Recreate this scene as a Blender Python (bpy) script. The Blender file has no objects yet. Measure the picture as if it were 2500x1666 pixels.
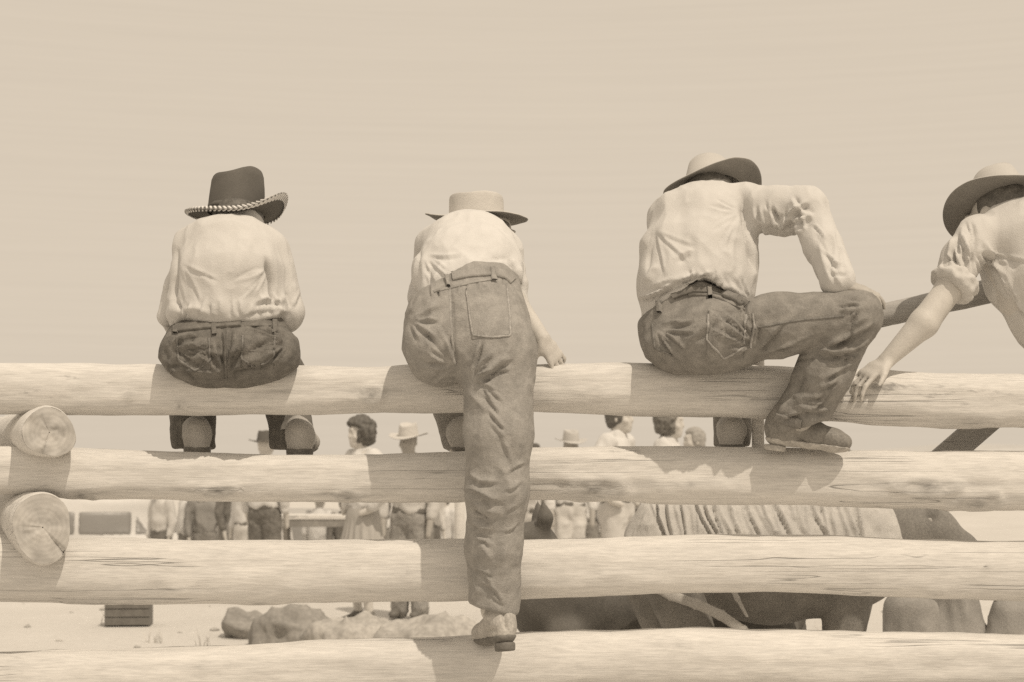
import bpy, math, random
import numpy as np
from mathutils import Vector, Matrix
random.seed(7); RNG = np.random.default_rng(11)
SC = bpy.context.scene
COL = SC.collection

# ------------------------------------------------------------------ camera
CAM_D, CAM_Z, FPX, HOR = 5.0, 1.29, 3900.0, 1150.0      # distance to fence, eye height, focal length in px of a 2500 px wide frame, horizon row
cam = bpy.data.cameras.new('camera'); cam_o = bpy.data.objects.new('camera', cam); COL.objects.link(cam_o)
cam_o.location = (0, -CAM_D, CAM_Z); cam_o.rotation_euler = (math.radians(90), 0, 0)
cam.sensor_width = 36; cam.lens = FPX * 36 / 2500
cam.shift_y = (HOR - 833) / 2500
cam.clip_end = 6000; cam.clip_start = .05
cam.dof.use_dof = True; cam.dof.focus_distance = CAM_D - .05; cam.dof.aperture_fstop = 5.0
SC.camera = cam_o

# ------------------------------------------------------------------ light
SUN_EL, SUN_AZ = math.radians(57), math.radians(33)     # azimuth: to the right of straight behind the camera
w = bpy.data.worlds.new('World'); SC.world = w; w.use_nodes = True
nt = w.node_tree; nt.nodes.clear()
out = nt.nodes.new('ShaderNodeOutputWorld'); bg = nt.nodes.new('ShaderNodeBackground')
sky = nt.nodes.new('ShaderNodeTexSky'); sky.sky_type = 'NISHITA'; sky.sun_disc = False
sky.sun_elevation = SUN_EL; sky.sun_rotation = math.pi - SUN_AZ
sky.air_density = 1.0; sky.dust_density = 4.0; sky.ozone_density = 1.0
bw = nt.nodes.new('ShaderNodeRGBToBW'); nt.links.new(sky.outputs[0], bw.inputs[0])
lo = nt.nodes.new('ShaderNodeMapRange'); lo.clamp = False            # thin even overcast: the clear sky's gradient mostly washed out
lo.inputs['From Min'].default_value = 0; lo.inputs['From Max'].default_value = 10
lo.inputs['To Min'].default_value = 6.95; lo.inputs['To Max'].default_value = 8.35
nt.links.new(bw.outputs[0], lo.inputs['Value'])
tc = nt.nodes.new('ShaderNodeTexCoord'); mp = nt.nodes.new('ShaderNodeMapping')
mp.inputs['Scale'].default_value = (2.4, 2.4, 150.0); mp.inputs['Rotation'].default_value = (0, math.radians(-3), 0)
nt.links.new(tc.outputs['Generated'], mp.inputs['Vector'])
nz = nt.nodes.new('ShaderNodeTexNoise'); nz.inputs['Scale'].default_value = 2.2; nz.inputs['Detail'].default_value = 12; nz.inputs['Roughness'].default_value = .68
nt.links.new(mp.outputs[0], nz.inputs['Vector'])
mr = nt.nodes.new('ShaderNodeMapRange'); mr.inputs['From Min'].default_value = .3; mr.inputs['From Max'].default_value = .7
mr.inputs['To Min'].default_value = .972; mr.inputs['To Max'].default_value = 1.02
nt.links.new(nz.outputs['Fac'], mr.inputs['Value'])
m1 = nt.nodes.new('ShaderNodeMath'); m1.operation = 'MULTIPLY'
nt.links.new(lo.outputs[0], m1.inputs[0]); nt.links.new(mr.outputs[0], m1.inputs[1])
tint = nt.nodes.new('ShaderNodeVectorMath'); tint.operation = 'SCALE'
tint.inputs[0].default_value = (1.015, .872, .697)
nt.links.new(m1.outputs[0], tint.inputs['Scale']); nt.links.new(tint.outputs[0], bg.inputs['Color'])
bg.inputs['Strength'].default_value = .1
nt.links.new(bg.outputs[0], out.inputs[0])

sl = bpy.data.lights.new('sun', 'SUN'); so = bpy.data.objects.new('sun', sl); COL.objects.link(so)
sl.energy = 2.5; sl.angle = math.radians(.6); sl.color = (1, .87, .705)
sd = Vector((-math.sin(SUN_AZ) * math.cos(SUN_EL), math.cos(SUN_AZ) * math.cos(SUN_EL), -math.sin(SUN_EL)))
so.rotation_euler = sd.to_track_quat('-Z', 'Y').to_euler(); so.location = (4, -8, 9)

vs = SC.view_settings; vs.view_transform = 'Standard'; vs.look = 'None'; vs.exposure = -.1; vs.gamma = 1; vs.use_curve_mapping = False
SC.cycles.use_denoising = False; SC.cycles.use_adaptive_sampling = False; SC.cycles.sample_clamp_indirect = 4; SC.cycles.max_bounces = 6

# ------------------------------------------------------------------ helpers: space
def sc_at(y): return (CAM_D + y) / FPX                   # metres per photograph pixel at depth y behind the fence
def p(px, py, y=0.0):
    s = sc_at(y); return np.array([(px - 1250) * s, y, CAM_Z + (HOR - py) * s])
def u(px): return px / 780.0
def topx(V):
    s = (CAM_D + V[:, 1]) / FPX
    return 1250 + V[:, 0] / s, HOR - (V[:, 2] - CAM_Z) / s

def vnoise(P, scale, seed=0):
    """value noise on (N,3) points, -1..1"""
    Q = P * scale + seed * 17.31
    i = np.floor(Q).astype(np.int64); f = Q - i; f = f * f * (3 - 2 * f)
    def h(a, b, c):
        n = (a * 73856093) ^ (b * 19349663) ^ (c * 83492791) ^ (seed * 2654435)
        n = (n ^ (n >> 13)) * 1274126177 & 0x7fffffff
        return (n % 65536) / 32767.5 - 1
    r = 0
    for dx in (0, 1):
        for dy in (0, 1):
            for dz in (0, 1):
                wgt = (f[:, 0] if dx else 1 - f[:, 0]) * (f[:, 1] if dy else 1 - f[:, 1]) * (f[:, 2] if dz else 1 - f[:, 2])
                r = r + wgt * h(i[:, 0] + dx, i[:, 1] + dy, i[:, 2] + dz)
    return r

# ------------------------------------------------------------------ helpers: signed-distance modelling
def cone(a, b, ra, rb, k=.02, op='add'):
    a = np.asarray(a, float); b = np.asarray(b, float); r = max(ra, rb)
    def f(P):
        ba = b - a; pa = P - a; h = np.clip(pa @ ba / (ba @ ba + 1e-12), 0, 1)
        return np.linalg.norm(pa - h[:, None] * ba, axis=1) - (ra + (rb - ra) * h)
    return dict(f=f, lo=np.minimum(a, b) - r, hi=np.maximum(a, b) + r, k=k, op=op)
def chain(pts, rs, k=.015): return [cone(pts[i], pts[i + 1], rs[i], rs[i + 1], k) for i in range(len(pts) - 1)]
def ell(c, r, k=.02, op='add', R=None):
    c = np.asarray(c, float); r = np.asarray(r, float); R = np.eye(3) if R is None else np.asarray(R, float)   # rows of R = local axes
    def f(P):
        q = (P - c) @ R.T
        k0 = np.linalg.norm(q / r, axis=1); k1 = np.linalg.norm(q / (r * r), axis=1)
        return np.where(k1 < 1e-6, -r.min(), k0 * (k0 - 1) / np.maximum(k1, 1e-6))
    m = r.max() * np.ones(3); 
    if np.allclose(R, np.eye(3)): m = r
    return dict(f=f, lo=c - m, hi=c + m, k=k, op=op)
def tube(pts, rad, xd=(1, 0, 0), k=.02):
    """elliptical tube; rad = [(r along xd, r across)]"""
    L = []; xd = np.asarray(xd, float)
    for i in range(len(pts) - 1):
        a = np.asarray(pts[i], float); b = np.asarray(pts[i + 1], float); A = rad[i]; B = rad[i + 1]
        def f(P, a=a, b=b, A=A, B=B):
            ba = b - a; L2 = ba @ ba; t = ba / math.sqrt(L2); e1 = xd - t * (xd @ t); e1 /= np.linalg.norm(e1); e2 = np.cross(t, e1)
            pa = P - a; h = np.clip(pa @ ba / L2, 0, 1); q = pa - h[:, None] * ba
            r1 = A[0] + (B[0] - A[0]) * h; r2 = A[1] + (B[1] - A[1]) * h; rm = np.minimum(r1, r2)
            q1, q2, q3 = q @ e1, q @ e2, q @ t
            k0 = np.sqrt((q1 / r1) ** 2 + (q2 / r2) ** 2 + (q3 / rm) ** 2)
            k1 = np.sqrt((q1 / r1 ** 2) ** 2 + (q2 / r2 ** 2) ** 2 + (q3 / rm ** 2) ** 2)
            return np.where(k1 < 1e-6, -rm, k0 * (k0 - 1) / np.maximum(k1, 1e-6))
        m = max(A + B)
        L.append(dict(f=f, lo=np.minimum(a, b) - m, hi=np.maximum(a, b) + m, k=k, op='add'))
    return L
def clip(fn, k=.004): return dict(f=fn, lo=None, hi=None, k=k, op='clip')    # keep where fn(P) < 0
def flat(L):
    o = []
    for x in L:
        if isinstance(x, (list, tuple)): o += flat(x)
        else: o.append(x)
    return o
def ev(prims, P):
    D = np.full(len(P), .4)
    for q in prims:
        k = q['k']
        if q['lo'] is None: idx = slice(None); Q = P
        else:
            m = np.all((P > q['lo'] - k - .03) & (P < q['hi'] + k + .03), axis=1); idx = np.nonzero(m)[0]
            if len(idx) == 0: continue
            Q = P[idx]
        d = q['f'](Q); o = D[idx]
        if q['op'] == 'add':
            h = np.clip(.5 + .5 * (o - d) / k, 0, 1); D[idx] = o + (d - o) * h - k * h * (1 - h)
        elif q['op'] == 'sub':
            h = np.clip(.5 - .5 * (o + d) / k, 0, 1); D[idx] = o + (-d - o) * h + k * h * (1 - h)
        else:
            h = np.clip(.5 - .5 * (o - d) / k, 0, 1); D[idx] = o + (d - o) * h + k * h * (1 - h)
    return D
def sdf_arrays(prims, vox, inflate=0.0):
    prims = flat(prims)
    lo = np.min([q['lo'] for q in prims if q['op'] == 'add'], axis=0) - 3 * vox - inflate - .01
    hi = np.max([q['hi'] for q in prims if q['op'] == 'add'], axis=0) + 3 * vox + inflate + .01
    S = 4; nc = np.ceil((hi - lo) / (vox * S)).astype(int) + 1; n = nc * S
    g = [lo[i] + (np.arange(nc[i]) * S + (S - 1) / 2) * vox for i in range(3)]
    C = np.stack(np.meshgrid(*g, indexing='ij'), -1).reshape(-1, 3)
    Dc = (ev(prims, C) - inflate).reshape(nc)
    near = np.abs(Dc) < vox * S * 1.35 + .012
    D = np.repeat(np.repeat(np.repeat(np.where(Dc < 0, -1., 1.), S, 0), S, 1), S, 2).astype(np.float32)
    nf = np.repeat(np.repeat(np.repeat(near, S, 0), S, 1), S, 2)
    I = np.argwhere(nf)
    D[nf] = ev(prims, lo + I * vox) - inflate
    ins = D < 0
    c = np.zeros(n - 1, np.int8); sl_ = [(slice(0, -1), slice(1, None))[b] for b in (0, 1)]
    corners = [(a, b, d) for a in (0, 1) for b in (0, 1) for d in (0, 1)]
    for a, b, d in corners: c += ins[sl_[a], sl_[b], sl_[d]]
    act = np.argwhere((c > 0) & (c < 8))
    ids = np.full(n - 1, -1, np.int32); ids[act[:, 0], act[:, 1], act[:, 2]] = np.arange(len(act))
    V = np.zeros((len(act), 3)); cnt = np.zeros(len(act))
    val = {cn: D[act[:, 0] + cn[0], act[:, 1] + cn[1], act[:, 2] + cn[2]] for cn in corners}
    for ca in corners:
        for ax in range(3):
            if ca[ax]: continue
            cb = list(ca); cb[ax] = 1; cb = tuple(cb)
            a_, b_ = val[ca], val[cb]; m = (a_ < 0) != (b_ < 0)
            t = np.where(m, a_ / np.where(m, a_ - b_, 1), 0); t = np.clip(t, 0.02, .98)
            pos = np.tile(np.array(ca, float), (len(act), 1)); pos[:, ax] = t
            V[m] += pos[m]; cnt[m] += 1
    V = lo + (act + V / np.maximum(cnt, 1)[:, None]) * vox
    F = []
    for ax in range(3):
        s0 = [slice(None)] * 3; s1 = [slice(None)] * 3; s0[ax] = slice(0, -1); s1[ax] = slice(1, None)
        A = ins[tuple(s0)]; B = ins[tuple(s1)]; e = np.argwhere(A != B); b1, b2 = [(1, 2), (2, 0), (0, 1)][ax]
        e = e[(e[:, b1] > 0) & (e[:, b2] > 0) & (e[:, b1] < n[b1] - 1) & (e[:, b2] < n[b2] - 1)]
        fl = A[e[:, 0], e[:, 1], e[:, 2]]
        def at(o1, o2):
            q = e.copy(); q[:, b1] += o1; q[:, b2] += o2; return ids[q[:, 0], q[:, 1], q[:, 2]]
        Q = np.stack([at(-1, -1), at(0, -1), at(0, 0), at(-1, 0)], 1)
        Q[~fl] = Q[~fl][:, ::-1]; F.append(Q)
    F = np.concatenate(F); F = F[(F >= 0).all(1)]
    return V, F
def relax(V, F, it=2, lam=.5):
    E = np.concatenate([F[:, [0, 1]], F[:, [1, 2]], F[:, [2, 3]], F[:, [3, 0]]])
    n = len(V); deg = np.bincount(E.ravel(), minlength=n).astype(float)
    for _ in range(it):
        A = np.stack([np.bincount(E[:, 0], V[E[:, 1], i], n) + np.bincount(E[:, 1], V[E[:, 0], i], n) for i in range(3)], 1)
        V = V + lam * (A / np.maximum(deg, 1)[:, None] - V)
    return V
def normals(V, F):
    N = np.cross(V[F[:, 2]] - V[F[:, 0]], V[F[:, 3]] - V[F[:, 1]])
    o = np.zeros_like(V)
    for j in range(4):
        for i in range(3): o[:, i] += np.bincount(F[:, j], N[:, i], len(V))
    return o / np.maximum(np.linalg.norm(o, axis=1), 1e-9)[:, None]
def np_mesh(name, V, F, smooth=True):
    me = bpy.data.meshes.new(name); nf, k = F.shape
    me.vertices.add(len(V)); me.vertices.foreach_set('co', np.ascontiguousarray(V, np.float32).ravel())
    me.loops.add(nf * k); me.loops.foreach_set('vertex_index', np.ascontiguousarray(F, np.int32).ravel())
    me.polygons.add(nf); me.polygons.foreach_set('loop_start', np.arange(0, nf * k, k, dtype=np.int32))
    try: me.polygons.foreach_set('loop_total', np.full(nf, k, np.int32))
    except Exception: pass
    me.polygons.foreach_set('use_smooth', np.full(nf, smooth, bool))
    me.update(calc_edges=True); me.validate(); return me
def pair(pl, w, am):
    """a crisp fold: a ridge with a groove beside it"""
    pl = np.array(pl, float); t = np.gradient(pl, axis=0); t /= np.maximum(np.linalg.norm(t, axis=1), 1e-6)[:, None]; n = np.stack([-t[:, 1], t[:, 0]], 1)
    return [(pl, w, am), (pl + n * w * 1.7, w * .9, -am * 1.1)]
def fan(cx, cy, a0, a1, n, l0, l1, w, am, seed, r0=8, bend=.25):
    """folds spreading from a point of strain; angles in degrees, y down"""
    rg = np.random.default_rng(seed); L = []
    for a in np.linspace(a0, a1, n):
        a = math.radians(a + rg.uniform(-6, 6)); l = rg.uniform(l0, l1); k = rg.uniform(-bend, bend); r = r0 + rg.uniform(0, 14)
        L += pair([(cx + math.cos(a + k * t) * (r + l * t), cy + math.sin(a + k * t) * (r + l * t)) for t in np.linspace(0, 1, 5)], w * rg.uniform(.8, 1.2), am * rg.uniform(.5, 1.1))
    return L
def rows(x0, y0, x1, y1, n, ln, ang, w, am, seed, curve=.3):
    """n folds spaced along a line, each running at angle ang"""
    rg = np.random.default_rng(seed); L = []
    for t in np.linspace(0, 1, n):
        cx, cy = x0 + (x1 - x0) * t + rg.uniform(-5, 5), y0 + (y1 - y0) * t + rg.uniform(-6, 6); l = ln * rg.uniform(.5, 1.2); a = math.radians(ang + rg.uniform(-14, 14)); c = rg.uniform(-curve, curve)
        L += pair([(cx + math.cos(a + c * s) * l * s, cy + math.sin(a + c * s) * l * s) for s in np.linspace(-.5, .5, 5)], w * rg.uniform(.75, 1.2), am * rg.uniform(.45, 1.1))
    return L
def strokes(V, N, S):
    """press or raise folds: S = [(polyline in photograph px, width px, height px)] on the side turned to the camera"""
    X, Y = topx(V); face = np.clip(-(N[:, 1]) * 1.6 + .35, 0, 1); d = np.zeros(len(V))
    for pl, wd, am in S:
        pl = np.array(pl, float); m = (X > pl[:, 0].min() - 3 * wd) & (X < pl[:, 0].max() + 3 * wd) & (Y > pl[:, 1].min() - 3 * wd) & (Y < pl[:, 1].max() + 3 * wd)
        ix = np.nonzero(m)[0]
        if not len(ix): continue
        best = np.full(len(ix), 1e9); par = np.zeros(len(ix)); seg = np.linalg.norm(np.diff(pl, axis=0), axis=1); cum = np.r_[0, np.cumsum(seg)]
        for i in range(len(pl) - 1):
            ax, ay = pl[i]; bx, by = pl[i + 1] - pl[i]; L2 = bx * bx + by * by + 1e-9
            h = np.clip(((X[ix] - ax) * bx + (Y[ix] - ay) * by) / L2, 0, 1)
            dd = np.hypot(X[ix] - ax - h * bx, Y[ix] - ay - h * by); c_ = dd < best
            best = np.where(c_, dd, best); par = np.where(c_, (cum[i] + h * seg[i]) / cum[-1], par)
        taper = np.clip(np.minimum(par, 1 - par) * 4 + .25, 0, 1)
        d[ix] += 1.6 * u(am) * np.exp(-(best / wd) ** 1.35) * taper
    return V + N * (d * face)[:, None]

# ------------------------------------------------------------------ helpers: objects
def tag(o, label=None, cat=None, group=None, kind=None):
    if label: o['label'] = label
    if cat: o['category'] = cat
    if group: o['group'] = group
    if kind: o['kind'] = kind
    return o
def empty(name, loc=(0, 0, 0)):
    o = bpy.data.objects.new(name, None); COL.objects.link(o); o.location = tuple(loc); o.empty_display_size = .1; return o
def link(name, me, mat, parent=None, loc=None):
    o = bpy.data.objects.new(name, me); COL.objects.link(o)
    if mat and not me.materials: me.materials.append(mat)
    if parent is not None: o.parent = parent
    if loc is not None: o.location = tuple(loc)
    return o
def wpos(o):
    v = np.zeros(3)
    while o is not None: v = v + np.array(o.location); o = o.parent
    return v
def build(name, prims, vox, mat, parent, folds=(), noise=(), it=2, inflate=0.0, post=None, world=True):
    """SDF -> one mesh object under parent; folds are px strokes, noise = [(scale, amp m, (sx,sy,sz), seed)]"""
    V, F = sdf_arrays(prims, vox, inflate)
    V = relax(V, F, it)
    if noise or folds or post:
        N = normals(V, F)
        d = np.zeros(len(V))
        for sc_, am, st, sd_ in noise:
            n1 = vnoise(V * np.array(st), sc_, sd_); d += am * (1 - 2 * np.abs(n1)) if am > 0 else -am * n1
        V = V + N * d[:, None]
        if folds: V = strokes(V, N, folds)
        if post: V = post(V, N)
    off = wpos(parent) if (parent is not None and world) else 0
    return link(name, np_mesh(name, V - off, F), mat, parent)
def grid_mesh(name, P, closed_u=False, closed_v=False, smooth=True):
    """P (nu,nv,3) -> quads"""
    nu, nv = P.shape[:2]; I = np.arange(nu * nv).reshape(nu, nv)
    a = I if closed_u else I[:-1]; b = np.roll(I, -1, 0) if closed_u else I[1:]
    if closed_v: q = np.stack([a, b, np.roll(b, -1, 1), np.roll(a, -1, 1)], -1)
    else: q = np.stack([a[:, :-1], b[:, :-1], b[:, 1:], a[:, 1:]], -1)
    return np_mesh(name, P.reshape(-1, 3), q.reshape(-1, 4), smooth)
def bm_obj(name, boxes, mat, parent=None, bevel=.004, loc=None):
    """boxes: list of (center, size, 3x3 axes or None) joined in one mesh"""
    import bmesh
    bm = bmesh.new()
    for c, s, R in boxes:
        r = bmesh.ops.create_cube(bm, size=1)
        M = Matrix.Translation(Vector(c)) @ (Matrix(R).transposed().to_4x4() if R is not None else Matrix.Identity(4)) @ Matrix.Diagonal((*s, 1))
        bmesh.ops.transform(bm, matrix=M, verts=r['verts'])
    if bevel: bmesh.ops.bevel(bm, geom=list(bm.edges), offset=bevel, segments=2, affect='EDGES', profile=.6)
    me = bpy.data.meshes.new(name); bm.to_mesh(me); bm.free()
    return link(name, me, mat, parent, loc)

# ------------------------------------------------------------------ materials
MATS = {}
def col(v, warm=1.0): return (v * (1 + .02 * warm), v * (1 - .02 * warm), v * (1 - .08 * warm), 1)
def mat(name, v, warm=1.0, rough=.9, var=.12, vscale=6.0, fine=260.0, bump=.25, spec=.25, sheen=0.0, stretch=(1, 1, 1), crease=0.0, cscale=11.0):
    if name in MATS: return MATS[name]
    m = bpy.data.materials.new(name); m.use_nodes = True; t = m.node_tree; b = t.nodes['Principled BSDF']
    b.inputs['Roughness'].default_value = rough; b.inputs['Specular IOR Level'].default_value = spec
    if sheen: b.inputs['Sheen Weight'].default_value = sheen
    tc = t.nodes.new('ShaderNodeTexCoord'); mp = t.nodes.new('ShaderNodeMapping'); mp.inputs['Scale'].default_value = stretch
    t.links.new(tc.outputs['Object'], mp.inputs['Vector'])
    n1 = t.nodes.new('ShaderNodeTexNoise'); n1.inputs['Scale'].default_value = vscale; n1.inputs['Detail'].default_value = 6; n1.inputs['Roughness'].default_value = .62
    t.links.new(mp.outputs[0], n1.inputs['Vector'])
    n2 = t.nodes.new('ShaderNodeTexNoise'); n2.inputs['Scale'].default_value = fine; n2.inputs['Detail'].default_value = 3
    t.links.new(mp.outputs[0], n2.inputs['Vector'])
    r = t.nodes.new('ShaderNodeMapRange'); r.inputs['From Min'].default_value = .3; r.inputs['From Max'].default_value = .7
    r.inputs['To Min'].default_value = 1 - var; r.inputs['To Max'].default_value = 1 + var; t.links.new(n1.outputs['Fac'], r.inputs['Value'])
    r2 = t.nodes.new('ShaderNodeMapRange'); r2.inputs['From Min'].default_value = .3; r2.inputs['From Max'].default_value = .7
    r2.inputs['To Min'].default_value = 1 - var * .8; r2.inputs['To Max'].default_value = 1 + var * .8; t.links.new(n2.outputs['Fac'], r2.inputs['Value'])
    mu = t.nodes.new('ShaderNodeMath'); mu.operation = 'MULTIPLY'; t.links.new(r.outputs[0], mu.inputs[0]); t.links.new(r2.outputs[0], mu.inputs[1])
    vm = t.nodes.new('ShaderNodeVectorMath'); vm.operation = 'SCALE'; vm.inputs[0].default_value = col(v, warm)[:3]
    t.links.new(mu.outputs[0], vm.inputs['Scale']); t.links.new(vm.outputs[0], b.inputs['Base Color'])
    bp = t.nodes.new('ShaderNodeBump'); bp.inputs['Strength'].default_value = bump; bp.inputs['Distance'].default_value = .003
    t.links.new(n2.outputs['Fac'], bp.inputs['Height']); t.links.new(bp.outputs[0], b.inputs['Normal'])
    if crease:                                           # crisp small creases
        n3 = t.nodes.new('ShaderNodeTexNoise'); n3.inputs['Scale'].default_value = cscale; n3.inputs['Detail'].default_value = 2; n3.inputs['Roughness'].default_value = .45; n3.inputs['Distortion'].default_value = .25
        t.links.new(mp.outputs[0], n3.inputs['Vector'])
        s1 = t.nodes.new('ShaderNodeMath'); s1.operation = 'SUBTRACT'; s1.inputs[1].default_value = .5; t.links.new(n3.outputs['Fac'], s1.inputs[0])
        s2 = t.nodes.new('ShaderNodeMath'); s2.operation = 'ABSOLUTE'; t.links.new(s1.outputs[0], s2.inputs[0])
        b2 = t.nodes.new('ShaderNodeBump'); b2.inputs['Strength'].default_value = min(1, crease); b2.inputs['Distance'].default_value = .05; b2.invert = True
        t.links.new(s2.outputs[0], b2.inputs['Height']); t.links.new(bp.outputs[0], b2.inputs['Normal']); t.links.new(b2.outputs[0], b.inputs['Normal'])
    MATS[name] = m; return m
M_SHIRT = mat('shirt_cotton_pale', .60, .6, .95, .035, 24, 300, .5, .1, crease=.16, cscale=9, stretch=(1.2, 1, .7))
M_SHIRT2 = mat('shirt_cotton_white', .65, .5, .95, .035, 24, 300, .5, .1, crease=.14, cscale=9, stretch=(1.2, 1, .7))
M_SHIRT3 = mat('shirt_cotton_cream', .59, .7, .95, .035, 24, 300, .5, .1, crease=.16, cscale=9, stretch=(1.2, 1, .7))
M_DENIM_D = mat('denim_dark', .18, 1.4, .95, .26, 30, 300, .6, .15, crease=.32, cscale=15)
M_DENIM_M = mat('denim_mid', .26, 1.2, .95, .2, 28, 300, .6, .15, crease=.24, cscale=14)
M_DENIM_L = mat('denim_faded', .33, 1.0, .95, .18, 28, 300, .6, .15, crease=.2, cscale=14)
M_TROUSER_P = mat('trousers_pale', .58, .8, .95, .1, 7, 330, .3, .15)
M_FELT_D = mat('felt_dark', .145, 1.4, .95, .12, 8, 300, .25, .15)
M_UNDER_SHADE = mat('brim_underside_shade', .25, 1.2, .95, .12, 8, 200, .3, .1)  # shade beneath the hat brims, painted in as a separate underside colour
M_FELT_L = mat('felt_pale', .53, .8, .95, .06, 8, 300, .25, .15)
M_STRAW = mat('straw_pale', .58, .9, .8, .08, 10, 220, .5, .25, stretch=(1, 1, 3))
M_SKIN = mat('skin', .56, 1.1, .62, .07, 14, 200, .12, .35)
M_SKIN_D = mat('skin_tanned', .42, 1.3, .62, .08, 14, 200, .12, .35)
M_HAIR_D = mat('hair_dark', .13, 1.6, .6, .3, 30, 160, .8, .4)
M_HAIR_B = mat('hair_brown', .2, 1.6, .6, .3, 30, 160, .8, .4)
M_LEATHER = mat('leather_brown', .29, 1.4, .65, .16, 16, 120, .4, .4)
M_LEATHER_D = mat('leather_dark', .16, 1.6, .6, .2, 16, 120, .4, .4)
M_LEATHER_P = mat('leather_worn_pale', .46, 1.0, .75, .10, 18, 150, .5, .3)
M_SEAM_L = mat('denim_seam_worn', .36, .9, .95, .25, 60, 280, .4, .15)
M_SEAM_D = mat('denim_seam_dark', .215, 1.1, .95, .3, 60, 280, .4, .15)
M_BOOT = mat('boot_leather_brown', .24, 1.4, .6, .2, 22, 140, .5, .35)
M_BOOT_T = mat('boot_leather_tan', .44, 1.2, .7, .2, 22, 140, .5, .3)
M_STITCH = mat('stitch_thread_pale', .55, .8, .9, .1, 20, 300, .2, .2)
M_EYE = mat('eye_dark', .05, 1, .3, .05, 10, 100, .05, .5)
M_HORSE = mat('horse_coat_dark', .135, 1.6, .7, .2, 9, 180, .4, .3)
M_CARP = mat('car_paint_cream', .6, .6, .55, .04, 5, 60, .02, .5)
M_CARG = mat('car_paint_grey', .42, .8, .55, .05, 5, 60, .02, .5)
M_GLASS = mat('car_glass_dark', .24, 1, .4, .05, 3, 40, .0, .6)
M_RUBBER = mat('tyre_rubber', .07, 1, .85, .15, 10, 80, .2, .2)
M_METAL = mat('dull_chrome', .5, .4, .5, .1, 5, 60, .05, .7)
M_ROCK = mat('rock_dark', .29, 1.2, .95, .2, 3, 30, .6, .2)
M_PLANK = mat('plank_weathered', .26, 1.2, .9, .25, 4, 60, .6, .2, stretch=(1, 1, 1))
M_ROPE = mat('rope_pale', .5, .9, .95, .15, 60, 200, .6, .15)
# ------------------------------------------------------------------ the setting: ground, hills
def ground_mat():
    m = bpy.data.materials.new('dry_dirt'); m.use_nodes = True; t = m.node_tree; b = t.nodes['Principled BSDF']; b.inputs['Roughness'].default_value = .97
    b.inputs['Specular IOR Level'].default_value = .1
    tc = t.nodes.new('ShaderNodeTexCoord')
    a = t.nodes.new('ShaderNodeTexNoise'); a.inputs['Scale'].default_value = .35; a.inputs['Detail'].default_value = 12; a.inputs['Roughness'].default_value = .7
    c = t.nodes.new('ShaderNodeTexNoise'); c.inputs['Scale'].default_value = 14; c.inputs['Detail'].default_value = 8; c.inputs['Roughness'].default_value = .75
    t.links.new(tc.outputs['Object'], a.inputs['Vector']); t.links.new(tc.outputs['Object'], c.inputs['Vector'])
    r = t.nodes.new('ShaderNodeValToRGB'); e = r.color_ramp.elements
    e[0].position = .32; e[0].color = col(.52, 1.0); e[1].position = .62; e[1].color = col(.66, .8)
    mx = t.nodes.new('ShaderNodeMath'); mx.operation = 'MULTIPLY_ADD'; mx.inputs[1].default_value = .45
    t.links.new(c.outputs['Fac'], mx.inputs[0])
    ad = t.nodes.new('ShaderNodeMath'); ad.operation = 'MULTIPLY'; ad.inputs[1].default_value = .55; t.links.new(a.outputs['Fac'], ad.inputs[0])
    t.links.new(ad.outputs[0], mx.inputs[2]); t.links.new(mx.outputs[0], r.inputs['Fac']); t.links.new(r.outputs[0], b.inputs['Base Color'])
    bp = t.nodes.new('ShaderNodeBump'); bp.inputs['Strength'].default_value = .6; bp.inputs['Distance'].default_value = .03
    t.links.new(c.outputs['Fac'], bp.inputs['Height']); t.links.new(bp.outputs[0], b.inputs['Normal'])
    return m
M_DIRT = ground_mat()
def sstep(a, b, x): t = np.clip((x - a) / (b - a), 0, 1); return t * t * (3 - 2 * t)
def gz(x, y):
    """height of the ground: level at the fence, falling into a wide hollow beyond, low far hills"""
    x = np.asarray(x, float); y = np.asarray(y, float)
    d = y + CAM_D
    z = -1.15 * sstep(15.5, 30, d)
    q = np.stack([x, y, 0 * x], -1).reshape(-1, 3)
    n = .5 * vnoise(q, .9, 3) + .5 * vnoise(q, .35, 4)
    z = z + (.035 * n).reshape(z.shape) * sstep(1.0, 3, np.hypot(x, y) * 0 + d)
    return z
rr = np.r_[np.linspace(0, 8, 50), np.linspace(8.2, 40, 120), np.geomspace(41, 4000, 60)]
aa = np.linspace(0, 2 * np.pi, 181)[:-1]
GX = rr[:, None] * np.cos(aa)[None]; GY = rr[:, None] * np.sin(aa)[None] - CAM_D + 4
G = np.stack([GX, GY, gz(GX, GY)], -1)
tag(link('ground', grid_mesh('ground', G, closed_v=True), M_DIRT), 'pale dry trampled dirt ground behind the log fence', 'ground', kind='structure')
M_HILL = mat('far_dry_hill', .52, .6, .97, .12, .02, .3, .1, .05)
hx = np.linspace(-700, 900, 200); hv = np.linspace(0, 1, 14)
HX, HV = np.meshgrid(hx, hv, indexing='ij')
q = np.stack([HX.ravel(), 0 * HX.ravel(), 0 * HX.ravel()], -1)
top = (9 + 7 * vnoise(q, .004, 5) + 2.5 * vnoise(q, .02, 6) + 8 * sstep(40, 300, q[:, 0]) ).reshape(HX.shape)
HP = np.stack([HX, 700 + HV * 420, -1.4 + (top + 2) * np.sin(HV * np.pi * .5) ** 1.2], -1)
tag(link('hills', grid_mesh('hills', HP), M_HILL), 'low pale hills on the far horizon', 'hills', kind='structure')

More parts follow.
